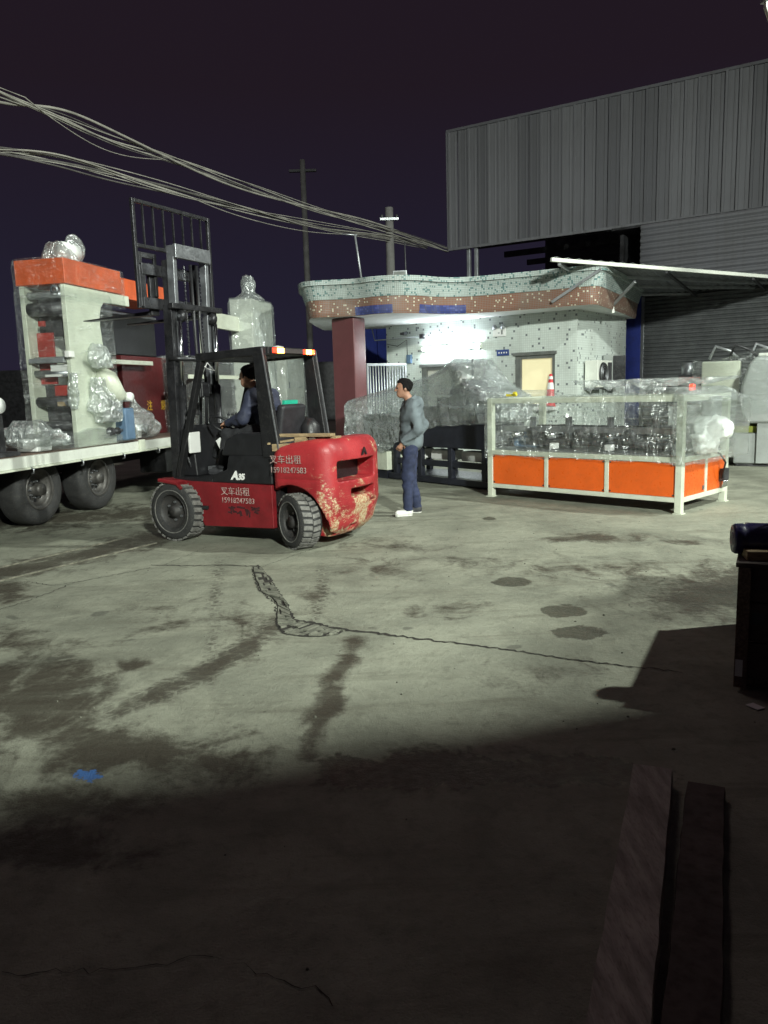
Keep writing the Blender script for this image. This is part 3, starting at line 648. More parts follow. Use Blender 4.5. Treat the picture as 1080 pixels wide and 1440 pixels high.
part('case', grey_cast, mc, ('bx', -.22, -.0, -.3, .3, 0, .72), bevel=.01); part('door', dark_inner, mc, ('bx', -.235, -.222, -.27, .0, .05, .66), bevel=.004); part('door', dark_inner, mc, ('bx', -.50, -.222, .285, .3, .03, .69), bevel=.004)

# ================================================================== shutter building, awning, shed
SH_O = (6.72, 20.05); shx = np.array((.81, -.586)); SH_R = math.atan2(-.586, .81)
wk = thing('shutter_workshop', 'workshop with a wide dark roller shutter and blue pillar behind the awning', 'workshop', (SH_O[0], SH_O[1], 0), SH_R)
def slats(x0, x1, z0, z1, pitch, dep, y=0.):
    zs = []; z = z0
    while z < z1: zs += [(z, 0.), (z+pitch*.30, dep), (z+pitch*.62, dep), (z+pitch*.86, .0)]; z += pitch
    P = np.array([[(x, y-d, z) for z, d in zs] for x in (x0, x1)]); return P
shut_m = M('shutter_metal', (.13, .135, .14), .42, .5, .2, 3, .04, (.06, .06, .06), .5)
def clad_material():
    t = NT('shed_cladding'); p = t.bsdf(); oi = t.n('ObjectInfo'); v = t.co('Object', (6, 6, .18)); n1 = t.noise(v, 1.6, 6, .65); n2 = t.noise(t.co('Object', (1, 1, .5)), 1.1, 4); n3 = t.noise(t.co('Object', (14, 14, .5)), 1.2, 5, .7)
    c = t.mix(t.ramp(oi.outputs['Random'], 0, 1), (.108, .108, .120), (.158, .158, .172)); c = t.mix(t.ramp(n1, .42, .75, 0, .6), c, (.08, .077, .078)); c = t.mix(t.ramp(n2, .5, .75, 0, .45), c, (.085, .083, .086)); c = t.mix(t.ramp(n3, .66, .78, 0, .5), c, (.10, .075, .06))
    t.l(c, p.inputs['Base Color']); t.l(t.ramp(n1, .3, .7, .42, .65), p.inputs['Roughness']); t.bump(n2, .3, .02); return t.m
clad_m = clad_material() if True else M('shed_cladding', (.20, .20, .215), .5, .15, .10, 1.2, .03, (.13, .125, .12), .35, (1, 1, .15))
MB().grid(slats(.04, 7., 0, 3.72, .098, .03)).build('roller_shutter', shut_m, wk)
MB().grid(slats(-.1, 7., 3.9, 5.45, .16, .04)).build('upper_cladding', clad_m, wk)
part('shutter_box', dark_inner, wk, ('bx', 0, 7., -.12, .1, 3.72, 3.9)); part('guide_rail', steel, wk, ('bx', -.03, .04, -.06, .08, 0, 3.72), bevel=.005)
part('pillar', blue_paint, wk, ('bx', -.85, -.035, -.05, .5, 0, 3.9), bevel=.01)
part('side_wall', dark_inner, wk, ('bx', -.80, -.7, .5, 6, 0, 5.4)); part('roof', dark_inner, wk, ('bx', -.9, 7.2, .12, 6, 5.46, 5.52))
# awning
Aw = [np.array(D(775, 371, 14.4)), np.array(D(1080, 390, 17.0))]; zaw = 3.9
fl, fr = Aw[0].copy(), Aw[1].copy(); fl[2] = 3.86; fr[2] = 3.78; e_ = (fr-fl); fr = fl+e_*1.35
bl, br = np.array((6.0, 19.9, 3.74)), np.array((11.6, 16.6+3, 3.68))
aw = thing('awning', 'flat metal awning on braces reaching from the gatehouse corner to the shutter', 'awning', (0, 0, 0))
def awp(u, v): return fl*(1-u)*(1-v)+fr*u*(1-v)+bl*(1-u)*v+br*u*v
rows = np.array([[awp(i/60, j/4)+np.array((0, 0, .03*(i % 2))) for j in range(5)] for i in range(61)])
MB().grid(rows).build('roof_sheet', M('awning_sheet', (.28, .29, .30), .45, .5, .2, 4, .05), aw, solid=.004)
part('front_beam', white_paint, aw, ('bar', fl+np.array((0, 0, -.03)), fr+np.array((0, 0, -.03)), .05, .07), bevel=.006)
for v in (.33, .62, .9): part('purlin', galv, aw, ('bar', awp(0.02, v)+np.array((0, 0, -.035)), awp(1, v)+np.array((0, 0, -.035)), .05, .06), bevel=.005)
for u in (.02, .36, .68, .98): part('rafter', galv if u < .1 else dark_inner, aw, ('bar', awp(u, .01)+np.array((0, 0, -.09)), awp(u, .99)+np.array((0, 0, -.09)), .05, .05), bevel=.005)
for (q0, q1) in (((846, 378), (776, 425)), ((893, 396), (861, 430))):
    a = D(*q0, 14.9 if q0[0] < 860 else 15.7); b = D(*q1, 15.45 if q0[0] < 860 else 16.4); part('brace', galv, aw, ('bar', a, b, .05, .05), bevel=.005)
part('hanging_bracket', white_paint, aw, ('bar', D(861, 428, 16.4), D(862, 440, 16.4), .06, .05))
# shed with vertical cladding sheets, hung between posts
sa, sb = G(632, 350, 6.), G(1080, 290, 6.)
shed = thing('steel_shed', 'tall steel shed with vertical ribbed grey cladding on posts behind the gatehouse', 'shed', (sa[0], sa[1], 0), math.atan2(sb[1]-sa[1], sb[0]-sa[0]))
prs = [(0, 0), (.02, -.035), (.07, -.035), (.09, 0), (.23, 0), (.24, -.012), (.26, -.012), (.27, 0), (.33, 0)]
first = None
for k in range(44):
    if first is None:
        first = MB().grid(np.array([[(x, y, z) for z in (6.0, 9.5)] for x, y in prs])).build('cladding_sheet', clad_m, shed, solid=.003); o = first
    else: o = first.copy(); COL.objects.link(o); o.parent = shed
    o.location = (k*.335, random.uniform(-.012, .012), random.uniform(-.02, .015)); o.rotation_euler = (random.uniform(-.002, .002), 0, random.uniform(-.012, .012))
part('bottom_trim', clad_m, shed, ('bx', -.03, 15, -.055, .03, 5.93, 6.01), bevel=.006); part('top_trim', clad_m, shed, ('bx', -.03, 15, -.055, .05, 9.48, 9.56), bevel=.006); part('corner_trim', clad_m, shed, ('bx', -.05, -.005, -.05, .06, 5.95, 9.52), bevel=.006)
for xx in (.62, 6.0, 12.5):
    for dx in (0, .26): part('post', galv, shed, ('bx', xx+dx-.055, xx+dx+.055, .08, .2, 0, 9.3), bevel=.01)
part('roof', dark_inner, shed, ('bx', 0, 15, .06, 9, 9.40, 9.47)); part('back_wall', dark_inner, shed, ('bx', 0, 15, 8.9, 9, 0, 9.4))
for yy in (2.2, 4.5, 6.8): part('truss', dark_inner, shed, ('bx', 0, 15, yy, yy+.12, 6.3, 6.5))

# ================================================================== poles and wires
def pole(px, ptop, Y, r, label):
    t = D(px, ptop, Y); o = thing('utility_pole', label, 'utility pole', (t[0], t[1], 0))
    part('shaft', pole_m, o, ('tube', [(0, 0, 0), (0, 0, t[2])], [r*1.25, r], 14), smooth=True); return o, t
po, pt = pole(547, 292, 22, .11, 'concrete utility pole rising behind the wavy gatehouse canopy')
part('crossarm', galv, po, ('bx', -.25, .25, -.16, -.10, pt[2]-.35, pt[2]-.29)); part('band', steel, po, ('lathe', [(.125, -.04), (.13, 0), (.125, .04)], (0, 0, pt[2]-.32), 'z', 14))
for dx in (-.2, .2): part('insulator', dark_inner, po, ('lathe', [(.0, 0), (.03, .0), (.045, .04), (.03, .08), (.0, .09)], (dx, -.13, pt[2]-.29), 'z', 10), smooth=True)
po2, pt2 = pole(425, 225, 36, .12, 'distant dark utility pole against the night sky behind the truck')
part('crossarm', dark_inner, po2, ('bx', -.6, .6, -.08, .08, pt2[2]-.5, pt2[2]-.4))
def bundle(label, ctrl, strands, spread, seed):
    # ctrl: (px,py,distance); every strand wanders round the bundle's centre line
    rng = random.Random(seed); o = thing('overhead_cable_bundle', label, 'cables', tuple(D(*ctrl[-1])), 0, 'overhead cable bundles'); inv = o.matrix_world.inverted()
    C_ = spline([D(*c) for c in ctrl], 14); n = len(C_)
    for k in range(strands):
        a0, a1, w1, w2 = rng.uniform(0, 6.28), rng.uniform(0, 6.28), rng.uniform(3, 9), rng.uniform(5, 14); amp = spread*rng.uniform(.35, 1.5); P = []
        sag = spread*rng.choice((0, 0, .6, 2.2)) if k > 1 else 0; s0 = rng.uniform(.1, .6)
        for i, c in enumerate(C_):
            t = i/(n-1); g = max(0, 1-((t-s0-.15)/.15)**2)
            P.append(inv @ Vector((c[0]+amp*.4*math.sin(w1*t+a0), c[1]+amp*.5*math.cos(w2*t+a1), c[2]+amp*math.sin(w2*t*.9+a0)-sag*g)))
        r = rng.choice((.007, .009, .011, .014)) if k else .021
        part('cable', cable_m if rng.random() < .75 else cable_dk, o, ('tube', P, r, 6), smooth=True)
top = [(-90, 95, 9.5), (0, 131, 11), (80, 160, 12.2), (160, 195, 13.6), (250, 225, 15.4), (350, 262, 17.6), (450, 298, 19.8), (545, 325, 21.8), (630, 352, 24)]
bundle('upper loose bundle of pale overhead cables sagging to the utility pole', top, 8, .10, 5)
low = [(-90, 205, 9.5), (0, 214, 11), (80, 226, 12), (160, 246, 13.2), (250, 268, 14.8), (350, 294, 17), (450, 318, 19.4), (545, 334, 21.8), (600, 346, 23.5)]
bundle('lower thicker bundle of pale overhead cables ending at the utility pole', low, 9, .075, 9)

a, b = D(-900, 560, 42.), D(900, 560, 46.)
bw = thing('boundary_wall', 'long dark boundary wall far behind the truck and gatehouse', 'wall', (a[0], a[1], 0), math.atan2(b[1]-a[1], b[0]-a[0]))
for k in range(12): part('wall_bay', dark_inner, bw, ('bx', k*6.2, k*6.2+6.1, 0, .2, 0, 3.2+.05*(k % 3))); part('pier', dark_inner, bw, ('bx', k*6.2-.15, k*6.2+.2, -.12, .3, 0, 3.5))

# ================================================================== lamps of the yard and unseen blockers added to shade the foreground
fp = thing('floodlight_mast', 'tall grey mast with a floodlight at the right side of the yard', 'floodlight', (LAMP_A[0], LAMP_A[1], 0))
part('shaft', galv, fp, ('tube', [(.25, 0, 0), (.25, 0, LAMP_A[2]+.3)], [.09, .06], 14), smooth=True)
part('lamp_head', black_metal, fp, ('bx', -.02, .18, -.3, .3, LAMP_A[2]-.2, LAMP_A[2]+.25), bevel=.02)
part('lamp_glass', led_face, fp, ('bx', -.03, -.02, -.26, .26, LAMP_A[2]-.16, LAMP_A[2]+.2))
flood('yard_floodlight', (LAMP_A[0]-.12, LAMP_A[1], LAMP_A[2]), (0, 8.5, 0), POWER_A, .22, fp, 130)
ws = thing('shade_canopy', 'flat white canopy added out of view to shade the near yard', 'canopy', (2.49, -1.18, 0), math.atan2(.71, 1.64))  # unseen canopy added to keep the rear lamp off the foreground
part('roof_plate', white_paint, ws, ('bx', -9, 2.6, -5.2, 0, 2.8, 2.92)); part('edge_trim', white_paint, ws, ('bx', -9, 2.6, .0, .04, 2.74, 2.98), bevel=.006)  # white underside added to bounce light into the shaded foreground
part('shade_bay', white_paint, ws, ('prism', [tuple((ws.matrix_world.inverted() @ Vector((a, b, 0)))[:2]) for a, b in ((2.30, -1.24), (2.86, -.12), (5.6, 1.0), (5.6, .3), (2.5, -1.15))], lambda x, y: (x, y, 2.81), lambda x, y: (x, y, 2.90)))  # outline shaped to cast the stepped shadow edge
part('back_wall', white_paint, ws, ('bx', -9, 2.6, -5.4, -5.2, 0, 2.92))
for xx in (-8.8, 2.4): part('post', galv, ws, ('bx', xx-.06, xx+.06, -.4, -.28, 0, 2.8), bevel=.008)
fb_ = thing('rear_floodlight_mast', 'grey mast with a wide floodlight behind the added canopy', 'floodlight', (LAMP_B[0], LAMP_B[1]-.4, 0))
part('shaft', galv, fb_, ('tube', [(0, 0, 0), (0, 0, LAMP_B[2]+.4)], [.10, .07], 14), smooth=True); part('lamp_head', black_metal, fb_, ('bx', -.6, .6, .08, .28, LAMP_B[2]-.45, LAMP_B[2]+.45), bevel=.02)
part('lamp_glass', led_face, fb_, ('bx', -.55, .55, .28, .29, LAMP_B[2]-.4, LAMP_B[2]+.4))
flood('rear_floodlight', LAMP_B, (1.6, 15., 1.6), POWER_B, .5, fb_, 62)
rb_ = thing('shade_screen', 'tall grey sheet-metal screen added out of view to shade the foreground', 'wall', (6.0, 5.03, 0), 0)  # unseen screen added to keep the yard lamp off the foreground
for k in range(7): part('sheet', clad_m, rb_, ('bx', .0, .05, -.5*k-.49, -.5*k, .1, 7.3), ('bx', -.03, .05, -.5*k-.06, -.5*k, .1, 7.3))
for yy in (-.1, -1.75, -3.4): part('post', galv, rb_, ('bx', .055, .2, yy-.07, yy+.07, 0, 7.3), bevel=.01)
ck = thing('blocker_crate', 'dark plywood crate added out of view to block the rear floodlight', 'crate', (2.62, 1.6, 0), rad(3))  # unseen crate added to block the rear lamp near the low crate
for s in (-1, 1): part('side_board', crate_ply, ck, ('bx', -.45, .45, s*1.65-.02, s*1.65+.02, .12, 1.2)); part('end_board', crate_ply, ck, ('bx', s*.45-.02, s*.45+.02, -1.63, 1.63, .12, 1.2))
part('lid', crate_ply, ck, ('bx', -.5, .5, -1.7, 1.7, 1.2, 1.24))
for yy in (-1.4, 0, 1.4): part('skid', wood_dark, ck, ('bx', -.45, .45, yy-.06, yy+.06, 0, .12))
for yy in (-1.6, -.53, .53, 1.6): part('batten', wood_dark, ck, ('bx', -.50, -.47, yy-.05, yy+.05, .12, 1.2))
# low dark crate at the frame edge, with a plank and a roll on it
bx = thing('low_crate', 'low dark wooden crate carrying a navy roll at the yard edge', 'crate', (1.80, 3.83, 0), rad(-27))
for z0, z1 in ((.06, .26), (.27, .47), (.48, .655)):
    part('front_board', crate_ply, bx, ('bx', .0, 1.05, .0, .025, z0, z1), bevel=.004); part('side_board', crate_ply, bx, ('bx', .0, .025, .026, 1.23, z0, z1), bevel=.004)
    part('side_board', crate_ply, bx, ('bx', 1.025, 1.05, .026, 1.23, z0, z1), bevel=.004); part('back_board', crate_ply, bx, ('bx', .026, 1.024, 1.205, 1.23, z0, z1), bevel=.004)
part('lid', crate_ply, bx, ('bx', -.012, 1.06, -.012, 1.24, .655, .68), bevel=.004)
for yy in (.12, 1.1): part('skid', wood_dark, bx, ('bx', .003, 1.045, yy-.05, yy+.05, 0, .06))
part('corner_strip', wood_dark, bx, ('bx', .0, .06, -.016, -.001, .02, .655)); part('label_sheet', paper_white, bx, ('bx', .005, .04, -.019, -.0165, .08, .17)); part('label_sheet', dark_inner, bx, ('bx', .07, .13, -.005, -.001, .36, .42))
world_thing('pale_plank', 'pale short plank lying under the navy roll on the crate', 'plank', wood, lambda m: m.box((2.26, 3.83, .704), (.80, .15, .048), Matrix.Rotation(rad(-14), 3, 'Z')), bevel=.004)
rl = thing('film_roll', 'dark navy wrapped roll lying on the low crate at the yard edge', 'roll', (1.85, 4.02, .765), rad(-14))
part('wrap', roll_navy, rl, ('lathe', [(.035, 0), (.072, .0), (.08, .012), (.082, .05), (.076, .06), (.084, .075), (.084, .75), (.078, .76), (.035, .76)], (0, 0, 0), 'x', 28), smooth=True)
part('core', paper_white, rl, ('lathe', [(.026, .01), (.035, -.006), (.035, .02)], (0, 0, 0), 'x', 20), smooth=True)
world_thing('wire_hook', 'thin bent steel wire standing on the navy roll', 'wire', chrome, lambda m: m.tube([(2.05, 3.97, .84), (2.05, 3.97, .96), (2.07, 3.97, .985), (2.13, 3.97, .98)], .007, 8), smooth=True)
pp = G(1062, 995); world_thing('paper_scrap', 'small pale paper scrap lying on the ground beside the low crate', 'paper', paper_white, lambda m: m.box((pp[0], pp[1], .006), (.05, .07, .003), Matrix.Rotation(.4, 3, 'Z')))
# timbers on the ground, lower right
def timber(label, a, b, w, h, m, sk=0.):
    a, b = Vector(G(*a)), Vector(G(*b)); d = (b-a); o = thing_mesh = MB(); d2 = d.normalized(); n = 16; R = np.zeros((n, 9, 3))
    perp = Vector((-d2.y, d2.x, 0)); rng = random.Random(int(w*1000)); pr_ = [(-1, 0), (-1, .5), (-.94, 1), (-.3, 1.01), (.3, 1.0), (.95, .99), (1, .5), (1, 0), (-1, 0)]
    for i in range(n):
        c = a+d*(i/(n-1)); wob = rng.uniform(-.003, .003)
        for k, (s_, t_) in enumerate(pr_): q = c+perp*(-s_*w/2+wob); R[i, k] = (q.x, q.y, h*t_+(wob if t_ > .9 else 0))
    mb = MB(); mb.grid(R); mb.add([R[0, k] for k in range(8)], [tuple(range(8))]); mb.add([R[-1, k] for k in range(8)], [tuple(range(8))])
    return setp(mb.build('timber_beam', m), label, 'timber')
timber('pale weathered timber beam lying on the dark foreground concrete', (917, 1102), (866, 1500), .155, .075, beam_wood)
timber('darker timber beam lying beside the pale weathered beam', (992, 1120), (968, 1520), .14, .05, crate_ply)
ap = D(1079, 14, 5.2)
wp = thing('eave_bracket', 'white metal bracket plate at the eave high above the low crate', 'bracket', (ap[0]+.02, ap[1], ap[2]), rad(10))
part('plate', white_paint, wp, ('prism', [(-.03, .02), (.05, -.16), (.5, -.16), (.5, .05), (-.03, .05)], lambda x, y: (x, 0, y), lambda x, y: (x, .03, y)), bevel=.004)
part('tie', galv, wp, ('bx', -.04, .5, -.01, .05, .05, .22), bevel=.004)

# ================================================================== film shells
def film_box(name, parent, m, x0, x1, y0, y1, z0, ztop, amp=.02, nu=34, nv=40, seed=1, hem=.03, rnd=.06, closed_ends=True):
    """wrapped film: a loop of film round a box, drawn along x; ztop may be a function of x"""
    zb = z0 if callable(z0) else (lambda x, z0=z0: z0)
    zt = ztop if callable(ztop) else (lambda x: ztop)
    rows = []
    for i in range(nu+1):
        x = x0+(x1-x0)*i/nu; H = zt(x)
        z0 = zb(x); loop = [(y1, z0), (y1, H-rnd), (y1-rnd*np.sign(y1-y0), H), (y0+rnd*np.sign(y1-y0), H), (y0, H-rnd), (y0, z0)]
        seg = np.array(loop, float); L_ = np.concatenate([[0], np.cumsum(np.linalg.norm(np.diff(seg, axis=0), axis=1))]); tt = np.linspace(0, L_[-1], nv)
        rows.append(np.stack([np.full(nv, x), np.interp(tt, L_, seg[:, 0]), np.interp(tt, L_, seg[:, 1])], 1))
    P = np.array(rows); c = np.array([(x0+x1)/2, (y0+y1)/2, (P[..., 2].min()+P[..., 2].max())/2]); dirn = P-c; dirn[..., 0] *= .2; dirn /= np.linalg.norm(dirn, axis=-1, keepdims=True)+1e-9
    n = fnoise(P*np.array([1.2, 2.5, 2.5]), 2.2, seed, 4); P = P+dirn*(n*amp)[..., None]
    hemn = fnoise(P, 4, seed+5, 2)*hem; P[:, 0, 2] += hemn[:, 0]; P[:, -1, 2] += hemn[:, -1]
    mb = MB(); mb.grid(P)
    if closed_ends:
        for e in (0, -1):
            E_ = P[e]; h = nv//2; k = min(h, nv-h); A = E_[:k]; B = E_[::-1][:k]; out_ = (-1 if e == 0 else 1)*.0
            Q = np.array([[A[j]*(1-s)+B[j]*s+np.array((out_, 0, 0)) for s in np.linspace(0, 1, 14)] for j in range(k)])
            Q[..., 0] += fnoise(Q, 3.5, seed+9, 3)*amp*(1.0)*np.sin(np.linspace(0, math.pi, 14))[None]
            mb.grid(Q)
    return mb.build(name, m, parent, smooth=True)
def hood(name, parent, m, base, rb, tip, rt, seed, h=.025):
    base = np.array(base, float); tip = np.array(tip, float)
    def fn(X):
        q = X.copy(); q[..., 1] = base[1]+(q[..., 1]-base[1])*1.55
        d = smin(s_cap(q, base, base*.45+tip*.55, rb, rt*.8), np.linalg.norm(q-tip, axis=-1)-rt, .10); a = np.arctan2(X[..., 1]-base[1], X[..., 0]-base[0])
        d = d+.022*np.sin(a*7+4*X[..., 2])+fnoise(X, 4, seed, 3)*.03+(np.abs(vnoise(X*np.array([1.4, 1.4, .8]), 7, seed+2))-.35)*.06; return np.maximum(d, base[2]-.04-X[..., 2])
    return sdf_mesh(name, fn, base-np.array((rb*1.3, rb, .1)), np.maximum(base+np.array((rb*1.3, rb, .1)), tip+rt*1.4), h, m, parent)
def lump(name, parent, m, c, r, seed=1, amp=.18, peak=None, h=.02, squash=0.):
    c = np.array(c, float); r = np.array(r, float)
    def fn(X):
        q = (X-c)/r; d = (np.linalg.norm(q, axis=-1)-1)*r.min(); d = d+fnoise(X, 1.1/r.max(), seed, 2)*amp*.75*r.min()+(np.abs(vnoise(X*np.array([1.5, 1.5, .6]), 2.6/r.max(), seed+3))-.3)*amp*.22*r.min()
        rg = np.random.RandomState(seed); pts = rg.normal(size=(46, 3)); pts = c+pts/np.linalg.norm(pts, axis=1)[:, None]*r*rg.uniform(.75, 1.15, (46, 1)); F = np.full(X.shape[:-1], 9.)
        for p_ in pts: F = np.minimum(F, np.linalg.norm((X-p_), axis=-1))
        d = d+.08*r.min()-np.clip(F, 0, r.max())*.42*min(1, amp*2)
        if peak is not None: d = smin(d, s_cap(X, c, peak, r.min()*.55, .012), r.min()*.5)
        return np.maximum(d, c[2]-r[2]*.92-X[..., 2])
    hi = c+r*1.35; lo = c-r*1.35
    if peak is not None: hi = np.maximum(hi, np.array(peak)+.05); lo = np.minimum(lo, np.array(peak)-.05)
    return sdf_mesh(name, fn, lo, hi, h, m, parent)

# ================================================================== orange-panelled machine
OM = thing('orange_panel_machine', 'white framed machine with orange lower panels wrapped in clear film', 'machine', (3.592, 9.20, 0), math.atan2(2.09, -2.049))
Lm, Wm, Hm = 2.927, 1.40, 1.435; q = .085
for (x, y) in ((0, 0), (Lm-q, 0), (0, -Wm+q), (Lm-q, -Wm+q)):
    pst = part('post', cream_paint, OM, ('bx', x, x+q, y-q, y, 0.012, Hm), bevel=.006); part('foot_plate', cream_paint, pst, ('bx', x-.015, x+q+.015, y-q-.015, y+.015, 0, .012))
def rail_x(z0, z1, y, d=.06): part('rail', cream_paint, OM, ('bx', q, Lm-q, y-d, y, z0, z1), bevel=.005)
def rail_y(z0, z1, x, d=.06): part('rail', cream_paint, OM, ('bx', x, x+d, -Wm+q, -q, z0, z1), bevel=.005)
for y in (-.003, -Wm+.063):
    rail_x(.14, .20, y); rail_x(.625, .69, y); rail_x(Hm-.075, Hm-.004, y)
for x in (.003, Lm-.063):
    rail_y(.14, .20, x); rail_y(.625, .69, x); rail_y(Hm-.075, Hm-.004, x)
bays = [q, q+(Lm-2*q)/3, q+2*(Lm-2*q)/3, Lm-q]
for k in range(3):
    a, b = bays[k]+(.03 if k else .004), bays[k+1]-(.03 if k < 2 else .004)
    part('panel', orange_paint, OM, ('bx', a, b, -.035, -.020, .203, .622), bevel=.004)
    for xx in (a+.02, b-.02):
        for zz in (.225, .60): part('screw', dark_inner, OM, ('cyl', (xx, -.02, zz), (xx, -.012, zz), .011, 8))
    if k: part('upright', cream_paint, OM, ('bx', bays[k]-.028, bays[k]+.028, -.06, -.006, .2, .625), bevel=.004)
for a, b in ((-.70, -.09), (-1.31, -.76)): part('panel', orange_paint, OM, ('bx', .018, .032, a, b, .203, .622), bevel=.004)
part('upright', cream_paint, OM, ('bx', .006, .06, -.757, -.703, .2, .625), bevel=.004)
part('latch', steel, OM, ('bx', .0, .016, -.66, -.63, .24, .29)); part('panel', orange_paint, OM, ('bx', Lm-.03, Lm-.016, -1.31, -.09, .203, .622)); part('panel', orange_paint, OM, ('bx', q, Lm-q, -Wm+.02, -Wm+.035, .203, .622))
part('table_plate', steel, OM, ('bx', .07, Lm-.07, -Wm+.07, -.07, .69, .71))
for x in (.55, 1.2, 1.85, 2.45): part('column', steel, OM, ('bx', x, x+.07, -.55, -.48, .71, 1.15), bevel=.005)
for x, r in ((.4, .05), (.8, .075), (1.1, .05), (1.55, .07), (2.0, .05), (2.3, .08), (2.6, .045)): part('roller', chrome if r < .06 else dark_inner, OM, ('cyl', (x, -Wm+.15, .86+r), (x, -.2, .86+r), r, 18), smooth=True)
part('beam', steel, OM, ('bx', .1, Lm-.1, -.28, -.22, .95, 1.03), bevel=.005); part('beam', dark_inner, OM, ('bx', .1, Lm-.1, -1.2, -1.12, .80, 1.0), bevel=.005); part('cover_plate', dark_inner, OM, ('bx', .35, 2.5, -1.05, -.35, .76, .84), bevel=.01)
part('motor_box', blue_motor, OM, ('bx', 2.35, 2.75, -.75, -.4, .71, 1.0), bevel=.02); part('gear_case', dark_inner, OM, ('bx', .3, .7, -1.0, -.6, .72, 1.02), bevel=.02)
for x in (1.05, 1.9): part('bearing_block', paper_white, OM, ('bx', x, x+.1, -.3, -.2, .72, .80), bevel=.01)
part('control_box', grey_cast, OM, ('bx', -.04, .10, -1.02, -.72, 1.12, 1.40), bevel=.01)
lump('padded_roll', OM, bag_white, (-.03, -.78, 1.02), (.26, .25, .15), 14, .4, h=.017)
lump('padding_bundle', OM, bag_white, (-.02, -.55, .86), (.13, .17, .17), 4, .5, h=.018)
bc = part('beacon', red_lens, OM, ('lathe', [(0, .075), (.03, .07), (.036, .03), (.036, 0)], (.18, -.62, Hm+.05), 'z', 14), smooth=True); part('beacon_base', paper_white, bc, ('cyl', (.18, -.62, Hm-.01), (.18, -.62, Hm+.05), .032, 12))
part('valve_block', dark_inner, OM, ('bx', -.06, .0, -1.28, -1.12, .30, .46), bevel=.006)
for k in range(3): part('filter_bowl', chrome, OM, ('cyl', (-.04, -1.15-.045*k, .22), (-.04, -1.15-.045*k, .34), .018, 10), smooth=True)
part('air_hose', plastic_black, OM, ('tube', [(-.03, -1.12, .34), (-.10, -1.05, .55), (-.06, -.98, .66), (.02, -.95, .72)], .012, 8), smooth=True)
film_box('clear_film_wrap', OM, film_window, -.055, Lm+.03, .028, -Wm-.03, .62, lambda x: 1.47+.035*math.sin(x*2.2+1)+.03*math.sin(5*x), .022, 60, 60, 3, .05, .05)
film_box('end_film', OM, film, -.24, .12, .02, -Wm-.02, .60, lambda x: 1.40+.12*max(0, min(1, (x+.24)/.3)), .05, 20, 50, 8, .08, .10)
lump('top_film_bundle', OM, film, (.75, -.75, 1.45), (.8, .5, .10), 6, .7, h=.028)
part('tape_knot', yellow_m, OM, ('box', (2.5, .0, 1.475), (.13, .05, .03), Matrix.Rotation(.3, 3, 'Z')), ('box', (2.42, .02, 1.49), (.05, .05, .04), Matrix.Rotation(.9, 3, 'X')))

# ================================================================== wedge-shaped wrapped machine behind the standing man
WM = thing('wrapped_conveyor', 'long dark conveyor machine under a peaked tent of clear film behind the standing man', 'machine', (1.62, 11.95, 0), math.atan2(2.95, -2.34)); Lw = 3.75
bodyd = M('conveyor_dark', (.022, .024, .035), .4, .2, .3, 4, .05, (.06, .06, .07), .4)
part('table_body', bodyd, WM, ('bx', .05, 2.35, -.95, -.06, .62, 1.02), bevel=.02); part('lower_beam', bodyd, WM, ('bx', .05, 2.4, -.16, -.08, .30, .40), bevel=.008); part('base_tray', bodyd, WM, ('bx', .02, 2.5, -1.0, -.05, .02, .12), bevel=.008)
for x in (.08, .86, 1.62, 2.28): 
    for y in (-.16, -.95): part('leg', bodyd, WM, ('bx', x, x+.1, y, y+.09, .0, .62), bevel=.006)
for a, b in ((.24, .80), (1.02, 1.55), (1.76, 2.2)): part('tray_box', paper_white, WM, ('bx', a, b, -.5, -.24, .40, .56), bevel=.01)
part('motor', blue_motor, WM, ('lathe', [(0, -.2), (.13, -.2), (.14, .2), (0, .2)], (.9, -.5, 1.2), 'x', 20), smooth=True); part('head_frame', dark_inner, WM, ('bx', .55, .63, -.9, -.1, 1.02, 1.6), ('bx', 1.15, 1.23, -.9, -.1, 1.02, 1.45), bevel=.01)
part('hopper', steel, WM, ('prism', [(.45, 1.02), (1.3, 1.02), (1.1, 1.6), (.7, 1.72)], lambda x, z: (x, -.75, z), lambda x, z: (x, -.3, z)), bevel=.01); part('tip_rod', dark_inner, WM, ('cyl', (.78, -.5, 1.6), (.78, -.5, 2.06), .02, 8))
part('gear_unit', dark_inner, WM, ('bx', 1.5, 2.2, -.75, -.25, 1.02, 1.3), bevel=.03); part('end_unit', dark_inner, WM, ('bx', 2.7, 3.5, -.85, -.25, .6, 1.15), bevel=.03)
part('plinth', cream_paint, WM, ('bx', 2.5, 3.7, -.95, -.02, .16, .50), bevel=.01); part('plinth_foot', bodyd, WM, ('bx', 2.55, 3.65, -.9, -.06, .0, .16))
def wtop(x): return float(np.interp(x, [-.3, .0, .40, .70, .78, .90, 1.4, 3.75, 4], [1.40, 1.47, 1.66, 1.97, 2.06, 2.0, 1.80, 1.42, 1.40]))
film_box('film_tent', WM, film_mat('tent_film', .34, (.8, .8, 1.6), 3.4, (.82, .89, .92), .22, .30), -.05, Lw, .0, -1.05, lambda x: float(np.interp(x, [0, 1.6, 2.5, 4], [1.02, .92, .50, .48])), wtop, .022, 64, 60, 12, .10, .09)
film_box('film_band', WM, film_thin, -.1, 2.6, .03, -1.08, 1.15, lambda x: wtop(x)+.02, .025, 40, 50, 22, .16, .12, False)
